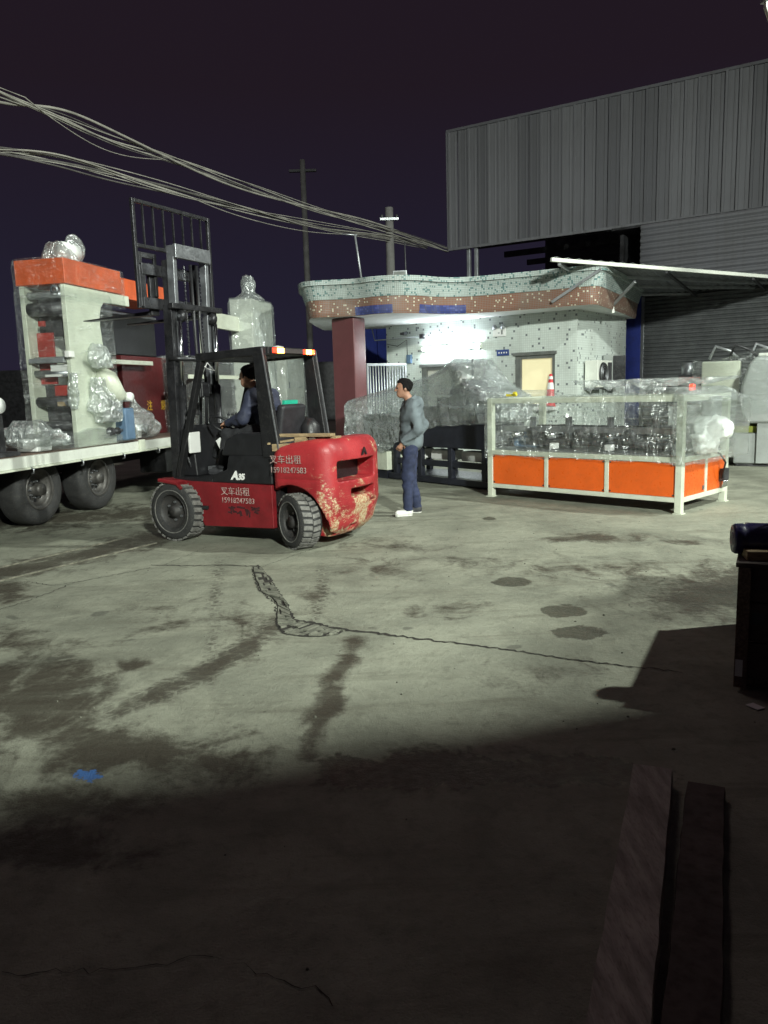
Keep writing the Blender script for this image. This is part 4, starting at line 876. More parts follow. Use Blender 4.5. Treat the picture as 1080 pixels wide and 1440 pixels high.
# ================================================================== grey press at right behind
GP = thing('grey_moulding_machine', 'grey moulding machine with a rounded hood standing in front of the shutter', 'machine', (6.55, 14.35, 0), math.atan2(-.5, 1))
part('base', grey_cast, GP, ('bx', .0, 2.4, 0, 1.3, .05, .62), bevel=.03); part('base_foot', dark_inner, GP, ('bx', .05, 2.35, .05, 1.25, 0, .05)); part('bed', green_yellow, GP, ('bx', .0, 2.4, .1, 1.2, .62, .74), bevel=.01)
part('column', grey_cast, GP, ('bx', .38, .62, -.06, .3, .06, .95), bevel=.015)
part('hood', grey_cast, GP, ('prism', [(.12, 1.0), (.20, .80), (2.3, .80), (2.3, 2.0), (.30, 2.0), (.20, 1.86), (.08, 1.45)], lambda x, z: (x, -.12, z), lambda x, z: (x, 1.2, z)), bevel=.06, seg=4)
part('hood_top', white_paint, GP, ('bx', .35, 2.2, -.02, 1.1, 2.0, 2.06), bevel=.02)
part('side_cabinet', cream_paint, GP, ('bx', -.62, .05, .35, .95, 1.12, 1.95), bevel=.02); part('side_cabinet', dark_inner, GP, ('bx', -1.05, -.64, .5, 1.0, 1.2, 1.72), bevel=.02); part('barrel', steel, GP, ('cyl', (-.9, .7, 1.6), (-.9, .7, 1.95), .12, 16), smooth=True)
part('support_box', grey_cast, GP, ('bx', -1.2, -.2, .3, 1.1, .0, 1.12), bevel=.02)
for k in range(7):
    rng = random.Random(k); x = -.5+.35*k; part('hose', dark_inner if k % 2 else galv, GP, ('tube', [(x, .5, 2.0), (x+.1, .45+rng.uniform(-.2, .2), 2.18+rng.uniform(0, .08)), (x+.35, .5, 2.14), (x+.5, .6, 2.0)], .028, 8), smooth=True)
film_box('film_wrap', GP, film_thin, -.75, 2.35, -.18, 1.25, 1.0, lambda x: 2.05+.1*math.sin(3*x), .04, 40, 40, 31, .1, .08)

# ================================================================== flatbed trailer
TR = thing('flatbed_trailer', 'low flatbed trailer with a pale side rail loaded with wrapped machines', 'trailer', (-4.19, 9.84, 0), rad(76.5))
BT = .95
part('side_rail', white_paint, TR, ('bx', -6, 10.5, -.02, .06, .80, .935), bevel=.008); part('side_rail', white_paint, TR, ('bx', -6, 10.5, 2.44, 2.5, .78, .935), bevel=.008)
part('rail_lip', cream_paint, TR, ('bx', -6, 10.5, -.045, .0, .775, .80), bevel=.004)
for k in range(11): part('deck_board', wood_dark, TR, ('bx', -6, 10.5, .065+.215*k, .065+.215*k+.208, .90, BT-.002+.0005*(k % 3)))
for k in range(16):
    x = -5.5+k*1.0; hk = part('rope_hook', steel, TR, ('tube', [(x, -.03, .80), (x, -.075, .77), (x, -.07, .73), (x, -.035, .72)], .011, 6), smooth=True)
for x in (2.05, 6.1): part('stake_pocket', cream_paint, TR, ('bx', x-.07, x+.07, -.06, -.022, .78, .96), bevel=.006)
for y in (.8, 1.6): part('chassis_beam', black_metal, TR, ('bx', -6, 10.4, y, y+.12, .55, .88))
for x in (-4, -2, 2.6, 4.6, 6.6, 8.6): part('cross_member', black_metal, TR, ('bx', x, x+.1, .05, 2.45, .72, .88))
def truck_wheel(x, y, s):
    w = part('wheel', wheel_rim, TR, ('lathe', [(.0, .06), (.075, .06), (.085, .02), (.085, -.06), (.10, -.07), (.185, -.075), (.20, -.02), (.235, .005), (.262, .0), (.27, .02), (.262, .03), (.235, .02)], (0, 0, 0), 'y', 36), smooth=True)
    part('tyre', rubber, w, ('lathe', [(.262, .01), (.29, .035), (.36, .045), (.42, .03), (.455, -.01), (.462, -.05), (.462, -.24), (.44, -.28), (.36, -.30), (.27, -.28)], (0, 0, 0), 'y', 48), smooth=True)
    for k in range(8):
        a = k*math.pi/4; part('hand_hole', plastic_black, w, ('lathe', [(0, -.069), (.026, -.070), (.026, -.10)], (.143*math.cos(a), 0, .143*math.sin(a)), 'y', 12))
    for k in range(10):
        a = k*math.pi/5; part('wheel_nut', steel, w, ('cyl', (.108*math.cos(a), -.08, .108*math.sin(a)), (.108*math.cos(a), -.035, .108*math.sin(a)), .012, 6))
    w.location = (x, y, .462); w.rotation_euler = (0, .3*x, math.pi if s > 0 else 0); return w
for x in (-1.3, 0, 1.3):
    truck_wheel(x, .27, 1); truck_wheel(x, 2.22, -1)
    part('axle', black_metal, TR, ('cyl', (x, .4, .462), (x, 2.1, .462), .07, 12))
    part('mudguard', plastic_black, TR, ('grid', np.array([[(x+.53*math.cos(a), yy, .44+.50*math.sin(a)) for yy in (.22, .7)] for a in np.linspace(.75, 2.4, 9)])))
part('landing_leg', black_metal, TR, ('bx', 7.6, 7.75, .3, .45, .12, .8), ('bx', 7.5, 7.85, .22, .52, .0, .12))
part('tool_box', black_metal, TR, ('bx', 3.0, 4.2, .1, .6, .35, .75), bevel=.02); part('side_guard', black_metal, TR, ('bx', -5.5, -2.2, .04, .08, .42, .52), ('bx', -4, -3.9, .05, .1, .52, .8))

def on_trailer(name, label, cat, x, y, z=BT): return thing(name, label, cat, TR.matrix_world @ Vector((x, y, z)), rad(76.5))
# ---- C-frame press with orange top
PM = on_trailer('c_frame_press', 'cream C-frame press with orange top box wrapped in film on the trailer', 'machine', .62, .06); H0 = BT
prof_c = [(0, 0), (.92, 0), (.95, .35), (.90, .75), (.83, 1.1), (.77, 1.45), (.745, 1.65), (.755, 1.80), (.80, 1.92), (.88, 1.99), (1.0, 2.0), (1.55, 2.0), (1.55, 2.15), (0, 2.15)]
for y in (0., .62): part('side_frame', cream_paint, PM, ('prism', prof_c, lambda x, z, y=y: (x, y, z), lambda x, z, y=y: (x, y+.07, z)), bevel=.008)
part('top_box', orange_red, PM, ('bx', -.02, 1.32, -.03, .72, 2.153, 2.48), bevel=.012); part('top_box', orange_red, PM, ('bx', 1.36, 2.9, .05, .72, 2.12, 2.42), bevel=.012)
part('back_frame', cream_paint, PM, ('bx', .9, 1.5, .5, .56, .75, 1.25), ('bx', 1.42, 3.0, .5, .57, 1.18, 1.25), bevel=.006)
for z, r, m in ((2.03, .05, galv), (1.18, .045, galv), (1.85, .09, dark_inner), (.30, .06, dark_inner), (1.0, .05, steel), (.62, .07, dark_inner)): part('roller', m, PM, ('cyl', (.09, .075, z), (.09, .615, z), r, 20), smooth=True)
part('brace', galv, PM, ('bx', -.05, .0, .075, .615, 1.14, 1.20), bevel=.006)
redpan = M('red_panel', (.36, .035, .025), .45, 0, .25, 4, .04)
part('inner_panel', redpan, PM, ('bx', .16, .20, .36, .61, .86, 1.55), bevel=.006); part('inner_panel', redpan, PM, ('bx', .15, .19, .1, .4, .70, .84), bevel=.006); part('inner_panel', dark_inner, PM, ('bx', .24, .28, .08, .61, .05, .85), bevel=.006); part('inner_panel', dark_inner, PM, ('bx', .24, .28, .08, .61, 1.5, 2.1), bevel=.006)
part('sheet_stack', paper_white, PM, ('bx', .05, .3, .08, .36, .99, 1.12), bevel=.006); part('bright_bar', paper_white, PM, ('bx', -.02, .03, .17, .40, .955, .985)); part('wood_block', wood, PM, ('bx', .0, .08, .17, .27, .56, .62), bevel=.004); part('red_block', redpan, PM, ('bx', -.02, .06, .20, .38, .12, .19), bevel=.004); part('red_block', redpan, PM, ('bx', .0, .04, .36, .45, 1.62, 1.69), bevel=.004)
part('eye_bolt', steel, PM, ('lathe', [(.035, -.012), (.055, -.012), (.055, .012), (.035, .012), (.035, -.012)], (-.05, .12, 2.08), 'x', 18), smooth=True)
part('limit_switch', paper_white, PM, ('bx', -.10, .02, -.05, .02, 1.20, 1.28), bevel=.006)
part('hand_knob', bag_white, PM, ('lathe', [(0, -.30), (.055, -.30), (.068, -.27), (.068, -.16), (.05, -.15), (.05, 0)], (.93, 0, .66), 'y', 22), smooth=True)
part('elbow_pipe', cream_paint, PM, ('tube', [(.62, -.02, .98), (.62, -.14, .92), (.66, -.17, .80), (.74, -.18, .70), (.93, -.16, .66)], [.12, .13, .13, .12, .07], 18), smooth=True)
lump('wrapped_motor', PM, film_thick, (.50, -.07, 1.22), (.20, .13, .17), 5, .5, h=.02); lump('wrapped_joint', PM, film_thick, (.58, -.1, .55), (.28, .13, .26), 15, .45, h=.022); lump('side_bulge', PM, film_thick, (-.02, .0, .70), (.05, .07, .2), 16, .4, h=.014)
part('motor', blue_motor, PM, ('bx', .92, 1.16, -.18, .05, .03, .50), bevel=.03)
for z in (.18, .42): part('shaft', steel, PM, ('cyl', (.55, -.1, z), (.95, -.1, z), .022, 12), smooth=True); part('flange', dark_inner, PM, ('cyl', (.6, -.1, z), (.66, -.1, z), .06, 16), ('cyl', (.78, -.1, z), (.82, -.1, z), .05, 16), smooth=False)
film_box('film_wrap', PM, film_thin, -.08, 1.0, -.05, .72, .0, 2.12, .018, 44, 64, 41, .05, .05, True); film_box('foot_film', PM, film, -.7, 1.35, -.10, .80, .01, lambda x: .20+.05*math.sin(5*x), .03, 44, 40, 43, .02, .04)
film_box('top_film', PM, film_thin, -.04, 1.36, -.05, .74, 1.95, 2.50, .012, 40, 44, 47, .09, .04)
hood('wrapped_top_motor', PM, film_thick, (.48, .3, 2.50), .34, (.72, .3, 2.72), .17, 18); part('top_motor', bag_white, PM, ('lathe', [(0, -.16), (.12, -.16), (.13, .12), (0, .14)], (.6, .3, 2.66), 'x', 18), smooth=True)
# ---- maroon control board with yellow characters
cb = on_trailer('maroon_control_board', 'maroon cabinet with yellow characters standing behind the film bag on the trailer', 'cabinet', 2.95, .75)
part('cabinet_body', maroon_board, cb, ('bx', 0, 1.5, 0, .5, 0, 1.34), bevel=.01)
text_part('注', .19, decal_yellow, cb, (.68, -.003, .43), (1, 0, 0), (0, 0, 1)); text_part('意', .19, decal_yellow, cb, (1.15, -.003, .43), (1, 0, 0), (0, 0, 1))
dk = on_trailer('dark_opening_box', 'black box added to darken the opening of the press on the trailer', 'machine', 2.3, .8, BT+1.34); part('dark_case', plastic_black, dk, ('bx', 0, 1.9, 0, 1.2, 0, .72), bevel=.03); part('lid_rim', steel, dk, ('bx', -.02, 1.92, -.02, 1.22, .66, .70), bevel=.006)  # added black box standing for the darkness inside the press opening
# ---- film bag, small wrapped things
fb = on_trailer('film_bag', 'knotted clear film bag of parts standing on the trailer edge', 'bag', 2.42, .22); lump('bag_film', fb, film_thick, (.1, .05, .22), (.42, .24, .25), 21, .45, peak=(-.05, .05, .72), h=.022); part('parts_inside', dark_inner, fb, ('box', (.17, .05, .12), (.26, .2, .2), Matrix.Rotation(.4, 3, 'Z'))); part('parts_inside', paper_white, fb, ('lathe', [(0, 0), (.07, 0), (.08, .2), (0, .21)], (-.06, 0, .02), 'z', 14), smooth=True)
wb = on_trailer('wrapped_low_box', 'low white box wrapped in film lying on the trailer edge before the press', 'box', -.15, .12); part('carton', bag_white, wb, ('bx', 0, .3, 0, .3, .003, .17), bevel=.02); lump('film_cover', wb, film_thick, (.08, .12, .2), (.32, .24, .16), 23, .6, h=.022)
wr = on_trailer('white_roll', 'white film roll end standing on a dark stand on the trailer', 'roll', -.75, .25); part('roll_body', bag_white, wr, ('lathe', [(0, -.16), (.085, -.16), (.095, -.14), (.095, .3), (0, .3)], (0, 0, .60), 'y', 26), smooth=True); part('stand', dark_inner, wr, ('bx', -.08, .08, -.1, .1, .0, .52), ('bx', -.2, .2, -.2, .2, 0, .05))
# ---- tall white cabinets in film
for nm, lab, x, dx, dy, hh, pk in (('tall_white_cabinet', 'tall white cabinet with a peaked film hood behind the forklift roof', 6.9, 1.15, .5, 2.62, 3.15), ('short_white_cabinet', 'shorter film-wrapped white cabinet seen through the forklift guard', 8.75, 1.3, .65, 1.52, 1.62)):
    t_ = on_trailer(nm, lab, 'cabinet', x, .06); part('cabinet_body', white_paint, t_, ('bx', 0, dx, 0, dy, .05, hh), bevel=.02); part('cabinet_foot', dark_inner, t_, ('bx', .03, dx-.03, .03, dy-.03, 0, .05)); part('door', white_paint, t_, ('bx', .05, dx-.05, -.016, -.002, .15, hh-.12), bevel=.006); part('handle', steel, t_, ('bx', .12, .16, -.04, -.016, hh*.5, hh*.5+.14), bevel=.006)
    film_box('film_wrap', t_, film_mat('cabinet_film', .22, (1, 1, 2.0), 2.0, (.82, .88, .86), .18), -.03, dx+.03, -.035, dy+.03, .05, hh+.03, .02, 24, 40, 51, .02, .03)
    if pk > 2: hood('film_hood', t_, film_thick, (dx*.42, dy*.5, hh+.02), .50, (dx*.40, dy*.5, hh+.33), .20, 52)
mu = on_trailer('wrapped_grey_unit', 'grey film-wrapped unit behind the forklift driver on the trailer', 'machine', 4.3, .15); part('unit_body', dark_inner, mu, ('bx', 0, 1.6, 0, .9, .0, 1.25), bevel=.03); film_box('film_wrap', mu, film, -.05, 1.65, -.05, .95, 0, lambda x: 1.32+.06*math.sin(4*x), .05, 30, 40, 61, .02, .05); part('cream_plate', cream_paint, mu, ('bx', -.3, 1.9, -.06, -.03, .95, 1.02)); 
part('cream_arm', cream_paint, mu, ('bx', .9, 2.6, .2, .3, 1.95, 2.25), bevel=.01); part('cream_post', cream_paint, mu, ('bx', .9, 1.02, .2, .3, 1.25, 1.95), bevel=.01)

# ================================================================== forklift (x forward, y left, z up)
FK = thing('forklift', 'worn red counterbalance forklift with a raised black mast', 'forklift', (-1.369, 8.67, 0), rad(152))
WB = .775
red_plain = M('red_chassis', (.17, .011, .015), .42, 0, .25, 4, .06, (.12, .012, .014), .5)
# chassis sides
prof_s = [(-.50, .19), (.44, .17), (.60, .52), (.66, .585), (.93, .66), (.93, .695), (.60, .665), (-.50, .65)]
for s in (1, -1): part('chassis_side', red_plain, FK, ('prism', prof_s, lambda x, z, s=s: (x, s*.505, z), lambda x, z, s=s: (x, s*.43, z)), bevel=.008)
part('fender', red_plain, FK, ('prism', [(.60, .605), (.66, .665), (.94, .70), (.94, .665), (.68, .635), (.62, .58)], lambda x, z: (x, .66, z), lambda x, z: (x, .507, z)), bevel=.006); part('fender', red_plain, FK, ('prism', [(.60, .605), (.66, .665), (.94, .70), (.94, .665), (.68, .635), (.62, .58)], lambda x, z: (x, -.66, z), lambda x, z: (x, -.507, z)), bevel=.006)
part('chassis_core', black_metal, FK, ('bx', -.55, .80, -.42, .42, .16, .64)); part('front_axle', black_metal, FK, ('cyl', (WB, -.5, .33), (WB, .5, .33), .11, 16))
part('engine_cover', plastic_black, FK, ('prism', [(-.50, .655), (.30, .655), (.30, .74), (.10, .80), (.06, .96), (-.50, .96)], lambda x, z: (x, .49, z), lambda x, z: (x, -.49, z)), bevel=.015)
part('cab_shade_panel', plastic_black, FK, ('prism', [(-.50, .95), (.16, .95), (.10, 1.12), (-.05, 1.19), (-.42, 1.20)], lambda x, z: (x, .488, z), lambda x, z: (x, .33, z)), bevel=.02)  # added black panel standing for the unlit lower cab
part('floor_plate', plastic_black, FK, ('bx', .30, .86, -.49, .49, .655, .70), bevel=.005); part('dash', plastic_black, FK, ('prism', [(.62, .70), (.86, .70), (.84, 1.22), (.70, 1.28), (.66, 1.15)], lambda x, z: (x, .36, z), lambda x, z: (x, -.36, z)), bevel=.02)
part('step', black_metal, FK, ('bx', .36, .58, .506, .53, .36, .40), bevel=.004)
part('white_plate', paper_white, FK, ('bx', .60, .63, .30, .47, .97, 1.20), bevel=.006)
# counterweight: one casting with pockets
def cw(X):
    x, y, z = X[..., 0], X[..., 1], X[..., 2]; top = 1.0+.07*np.clip((-x-.5)/.5, 0, 1)-.10*np.clip((-x-1.16)/.16, 0, 1)**2
    tail = -1.33+.10*(y/.55)**2+.10*np.clip((.45-z)/.3, 0, 1)
    q = np.stack([np.maximum(tail-x, x+.50), np.abs(y)-.565, np.maximum(.16-z, z-top)], -1)+.15*np.array([1, 1, .55])
    d = np.linalg.norm(np.maximum(q, 0), axis=-1)+np.minimum(q.max(-1), 0)-.14
    arch = np.maximum(np.maximum(np.hypot(x+WB-.02, z-.26)-.405, z-.70), .30-np.abs(y)); d = np.maximum(d, -arch)
    d = np.maximum(d, -(np.maximum(z-.16, x+WB) if False else np.maximum(.30-np.abs(y), np.maximum(np.abs(x+.62)-.17, z-.50))))
    d = np.maximum(d, -s_box(X, (-1.30, .06, .80), (.34, .36, .105), .03))
    d = np.maximum(d, -s_box(X, (-1.30, -.02, .565), (.26, .25, .042), .02))
    d = np.maximum(d, -s_box(X, (-1.36, -.22, .38), (.10, .09, .075), .03)); d = np.maximum(d, -s_box(X, (-1.30, .1, .16), (.12, .07, .06), .03))
    groove = np.maximum(np.abs(z-.73)-.006, .545-np.abs(y)); return np.maximum(d, -groove)
part('pocket_shade', plastic_black, FK, ('bx', -1.08, -.97, -.32, .44, .68, .92)); sdf_mesh('counterweight', cw, (-1.45, -.6, .12), (-.48, .6, 1.12), .0155, red_paint, FK)  # black slab paints the shade inside the rear pocket
part('rear_axle', black_metal, FK, ('bx', -WB-.08, -WB+.08, -.42, .42, .22, .36))
logo = part('emblem', black_metal, FK, ('prism', [(-.05, -.03), (0, .05), (.05, -.03), (.03, -.03), (0, .015), (-.03, -.03)], lambda a, b: (-1.318, -.02-a*1.1, .97+b), lambda a, b: (-1.335, -.02-a*1.1, .97+b)))
# wheels
def fk_wheel(x, y, r, w, steer, s):
    rim = part('wheel', wheel_dark, FK, ('lathe', [(0, .02), (.06, .02), (.065, -.03), (r*.42, -.04), (r*.50, -.01), (r*.56, .0), (r*.58, .015), (r*.56, .025)], (0, 0, 0), 'y', 30), smooth=True)
    part('tyre', rubber, rim, ('lathe', [(r*.55, .01), (r*.60, .03), (r*.75, .04), (r*.90, .03), (r*.955, .0), (r*.96, -w+.06), (r*.92, -w+.02), (r*.6, -w)], (0, 0, 0), 'y', 44), smooth=True)
    part('bead_ring', tread_dust, rim, ('lathe', [(r*.70, .037), (r*.715, .045), (r*.73, .040)], (0, 0, 0), 'y', 44), smooth=True)
    mb = MB(); n = 26
    for k in range(n):
        for side in (0, 1):
            a = 2*math.pi*(k+.5*side)/n; y0, y1 = ((.022, -w*.46+.02) if side == 0 else (-w*.50+.02, -w+.045)); sk = .35/n*2*math.pi
            pts = []
            for (da, yy) in ((-.62*math.pi/n, y0), (.62*math.pi/n, y0), (.62*math.pi/n+sk*(1 if side == 0 else -1)*.6, y1), (-.62*math.pi/n+sk*(1 if side == 0 else -1)*.6, y1)):
                pts.append((a+da, yy))
            mb.prism(pts, lambda t, yy: (r*.94*math.cos(t), yy, r*.94*math.sin(t)), lambda t, yy: (r*math.cos(t), yy*.97, r*math.sin(t)))
    mb.build('tread', tread_dust, rim)
    for k in range(6):
        a = k*math.pi/3; part('wheel_nut', steel, rim, ('cyl', (r*.30*math.cos(a), -.05, r*.30*math.sin(a)), (r*.30*math.cos(a), -.015, r*.30*math.sin(a)), .014, 6))
    rim.location = (x, y, r); rim.rotation_euler = (0, x*2, steer+(0 if s > 0 else math.pi)); return rim
fk_wheel(WB, .615, .335, .24, 0, 1); fk_wheel(WB, -.615, .335, .24, 0, -1); fk_wheel(-WB, .56, .29, .22, rad(-27), 1); fk_wheel(-WB, -.56, .29, .22, rad(-27), -1)
# overhead guard
gm = black_metal
for s in (1, -1):
    part('rear_pillar', gm, FK, ('prism', [(-.62, .94), (-.40, .94), (-.34, 2.02), (-.46, 2.07)], lambda x, z, s=s: (x, s*.50, z), lambda x, z, s=s: (x, s*.435, z)), bevel=.01)
    part('pillar_edge', steel, FK, ('bar', (-.622, s*.505, .96), (-.463, s*.505, 2.06), .012, .012))
    part('front_pillar', gm, FK, ('bar', (.80, s*.45, .70), (.36, s*.46, 2.02), .075, .06), bevel=.008)
    part('roof_side', gm, FK, ('bar', (-.47, s*.467, 2.035), (.42, s*.467, 2.0), .075, .085), bevel=.01)
part('roof_rear', gm, FK, ('bx', -.49, -.41, -.43, .43, 2.0, 2.075), bevel=.008); part('roof_front', gm, FK, ('bx', .34, .42, -.43, .43, 1.96, 2.04), bevel=.008)
for k in range(7): part('roof_bar', gm, FK, ('bx', -.40+.105*k, -.365+.105*k, -.43, .43, 2.01-.005*k, 2.045-.005*k))
lt = part('tail_light', gm, FK, ('bx', -.515, -.49, -.40, .40, 2.005, 2.068), bevel=.005)
for y0, y1, m in ((.39, .32, red_lens), (.315, .20, amber_lens), (.19, -.16, grey_lens), (-.17, -.22, red_lens), (-.23, -.33, amber_lens), (-.335, -.39, tail_lens)): part('lens', m, lt, ('bx', -.53, -.514, y1, y0, 2.012, 2.062), bevel=.004)
part('beacon_dome', clear_lens, FK, ('lathe', [(.0, .05), (.07, .035), (.09, 0)], (-.30, 0, 2.06), 'z', 16), smooth=True)
# seat, controls
part('seat_cushion', seat_vinyl, FK, ('bx', -.40, .12, -.25, .25, .96, 1.10), bevel=.04, seg=3); part('seat_back', seat_vinyl, FK, ('box', (-.38, -.06, 1.26), (.10, .46, .44), Matrix.Rotation(rad(-10), 3, 'Y')), bevel=.04, seg=3)
part('seat_tag', green_tag, FK, ('box', (-.34, -.13, 1.475), (.03, .26, .09), Matrix.Rotation(rad(-10), 3, 'Y')))
part('air_cleaner', plastic_black, FK, ('lathe', [(0, -.02), (.10, -.02), (.115, .06), (.11, .22), (.05, .29), (0, .30)], (-.48, -.30, 1.02), 'z', 20), smooth=True)
part('steering_column', plastic_black, FK, ('cyl', (.62, .05, .9), (.46, .05, 1.24), .035, 10)); part('steering_wheel', plastic_black, FK, ('tube', [Vector((.46, .05, 1.26))+Matrix.Rotation(rad(-35), 3, 'Y') @ Vector((.17*math.cos(a), .17*math.sin(a), 0)) for a in np.linspace(0, 2*math.pi, 25)], .015, 8, False), smooth=True)
for k in range(3): lv = part('lever', steel, FK, ('cyl', (.60, -.15-.07*k, 1.1), (.54, -.15-.07*k, 1.36), .008, 6)); part('knob', plastic_black, lv, ('lathe', [(0, -.02), (.022, 0), (.0, .025)], (.54, -.15-.07*k, 1.37), 'z', 10), smooth=True)
part('mirror', plastic_black, FK, ('box', (.40, .40, 1.66), (.03, .12, .16)), bevel=.02); part('mirror_arm', plastic_black, FK, ('cyl', (.40, .40, 1.72), (.44, .45, 1.86), .01, 6))
part('control_panel', paper_white, FK, ('box', (.40, .16, 1.06), (.08, .10, .12), Matrix.Rotation(rad(30), 3, 'Y')), bevel=.01)
for k in range(4): part('hydraulic_hose', plastic_black, FK, ('tube', [(.74, .30-.04*k, .72), (.70+.02*k, .38, .85+.05*k), (.80, .36-.03*k, .98), (.88, .30, .85)], .016, 8), smooth=True)
part('pedal', steel, FK, ('bx', .55, .6, .1, .2, .72, .80))
# mast
MX = .93
for s in (1, -1):
    part('outer_rail', mast_steel, FK, ('prism', [(MX-.06, 0), (MX+.06, 0), (MX+.06, .025), (MX-.04, .025), (MX-.04, .055), (MX+.06, .055), (MX+.06, .08), (MX-.06, .08)], lambda x, y, s=s: (x, s*(.30+y), .12), lambda x, y, s=s: (x-.05, s*(.30+y), 2.60)), bevel=.004)
    part('inner_rail', steel, FK, ('prism', [(MX-.045, 0), (MX+.055, 0), (MX+.055, .055), (MX-.045, .055)], lambda x, y, s=s: (x-.03, s*(.235+y), 1.62), lambda x, y, s=s: (x-.065, s*(.235+y), 3.24)), bevel=.006)
    part('lift_cylinder', mast_steel, FK, ('cyl', (MX-.10, s*.30, .2), (MX-.12, s*.30, 1.72), .042, 16), smooth=True); part('piston_rod', chrome, FK, ('cyl', (MX-.12, s*.30, 1.70), (MX-.145, s*.30, 2.42), .024, 16), smooth=True)
    pu = part('chain_pulley', mast_steel, FK, ('lathe', [(0, -.02), (.07, -.02), (.06, 0), (.07, .02), (0, .02)], (MX-.13, s*.26, 2.48), 'y', 24), smooth=True); part('pulley_bolt', steel, pu, ('cyl', (MX-.13, s*.26-.03, 2.48), (MX-.13, s*.26+.03, 2.48), .018, 10))
    part('tilt_cylinder', mast_steel, FK, ('cyl', (.45, s*.38, .50), (MX-.08, s*.36, .62), .035, 12), smooth=True)
part('cross_member', mast_steel, FK, ('bx', MX-.17, MX-.10, -.42, .42, 2.55, 2.61), bevel=.008); part('cross_member', mast_steel, FK, ('bx', MX-.12, MX-.08, -.38, .38, .35, .50), bevel=.008); part('cross_member', steel, FK, ('bx', MX-.15, MX-.10, -.29, .29, 3.10, 3.25), bevel=.008)
part('cross_member', mast_steel, FK, ('tube', [(MX-.05, -.40, 2.02), (MX-.16, -.34, 2.01), (MX-.20, 0, 2.005), (MX-.16, .34, 2.01), (MX-.05, .40, 2.02)], .028, 8), smooth=True)
def chain(y, z0, z1):
    mb = MB(); z = z0; k = 0
    while z < z1: mb.box((MX-.10, y, z), (.012, .034 if k % 2 else .02, .03)); z += .042; k += 1
    setp(mb.build('lift_chain', chrome, FK), kind='stuff')
chain(.12, 2.05, 3.04); chain(-.12, 2.05, 3.04)
part('hose', plastic_black, FK, ('tube', [(MX-.13, .06, 1.1), (MX-.16, .05, 1.6), (MX-.15, .06, 2.3), (MX-.14, .06, 3.05)], .018, 8), smooth=True); part('hose', plastic_black, FK, ('tube', [(MX-.13, -.04, 1.1), (MX-.17, -.05, 1.7), (MX-.15, -.03, 2.4), (MX-.14, -.04, 3.05)], .018, 8), smooth=True)
part('hose_bracket', dark_inner, FK, ('bx', MX-.2, MX-.12, .12, .22, 1.38, 1.52), bevel=.01); part('wire_loop', paper_white, FK, ('tube', [(MX-.2, .1, 1.98), (MX-.24, .0, 1.90), (MX-.22, -.15, 1.88), (MX-.2, -.05, 1.97), (MX-.22, .05, 1.86)], .006, 5), smooth=True)
# carriage, backrest, forks (raised)
CX = MX+.10
part('carriage_bar', mast_steel, FK, ('bx', CX, CX+.05, -.56, .56, 2.92, 3.04), bevel=.006); part('carriage_bar', mast_steel, FK, ('bx', CX, CX+.05, -.56, .56, 2.56, 2.68), bevel=.006)
for s in (1, -1): part('carriage_side', mast_steel, FK, ('bx', CX-.08, CX+.0, s*.20, s*.26, 2.54, 3.10), bevel=.006); part('backrest_side', mast_steel, FK, ('bx', CX+.01, CX+.05, s*.585, s*.625, 2.56, 3.70), bevel=.006); part('backrest_gusset', mast_steel, FK, ('bx', CX+.01, CX+.04, s*.50, s*.585, 2.58, 3.02), bevel=.006)
part('backrest_top', mast_steel, FK, ('bx', CX+.01, CX+.05, -.585, .585, 3.66, 3.70), bevel=.005); part('backrest_middle', mast_steel, FK, ('bx', CX+.01, CX+.05, -.585, .585, 3.20, 3.24), bevel=.005)
for k in range(7): part('backrest_bar', mast_steel, FK, ('bx', CX+.02, CX+.04, -.47+.155*k-.008, -.47+.155*k+.008, 3.24, 3.66))
for s in (1, -1):
    fkx = part('fork', mast_steel, FK, ('bx', CX+.055, CX+.10, s*.34-.06, s*.34+.06, 2.50, 3.06), bevel=.006); part('blade', mast_steel, fkx, ('prism', [(CX+.10, 2.50), (CX+1.15, 2.50), (CX+1.15, 2.51), (CX+.10, 2.545)], lambda x, z, s=s: (x, s*.34-.06, z), lambda x, z, s=s: (x, s*.34+.06, z)), bevel=.003)
wf = part('window_frame', black_metal, FK, ('bx', CX+.03, CX+.06, .30, .34, 2.70, 3.16), ('bx', CX+.03, CX+.06, .52, .56, 2.70, 3.16), ('bx', CX+.03, CX+.06, .34, .52, 3.10, 3.16), bevel=.005)
# lettering
xd, yd = (-1, 0, 0), (0, 0, 1)
text_part('A', .125, decal_pale, FK, (.035, .493, .70), xd, yd, shear=.3, bold=.006); text_part('35', .085, decal_pale, FK, (-.055, .493, .70), xd, yd, shear=.2, bold=.005)
text_part('叉车出租', .098, decal_white, FK, (.18, .508, .535), xd, yd); text_part('15918247583', .082, decal_white, FK, (.18, .508, .445), xd, yd)
ink = M('faded_black_ink', (.035, .010, .012), .6, 0, .5, 25, 0, (.2, .015, .02), .7); rngi = random.Random(5)
for k in range(4):
    mb = MB(); x0 = .07-.105*k
    for q_ in range(6): a_ = rngi.choice((0, 0, 1)); cxx, czz = x0-rngi.uniform(.0, .075), .32+rngi.uniform(0, .085); mb.box((cxx, .5065, czz), (.018 if a_ else .06, .003+.0003*q_, .06 if a_ else .018), Matrix.Rotation(rngi.uniform(-.3, .3), 3, 'Y'))
    setp(mb.build('smeared_ink', ink, FK), kind='stuff')
text_part('叉车出租', .098, decal_white, FK, (-.535, .567, .895), xd, yd); text_part('15918247583', .082, decal_white, FK, (-.535, .567, .795), xd, yd)

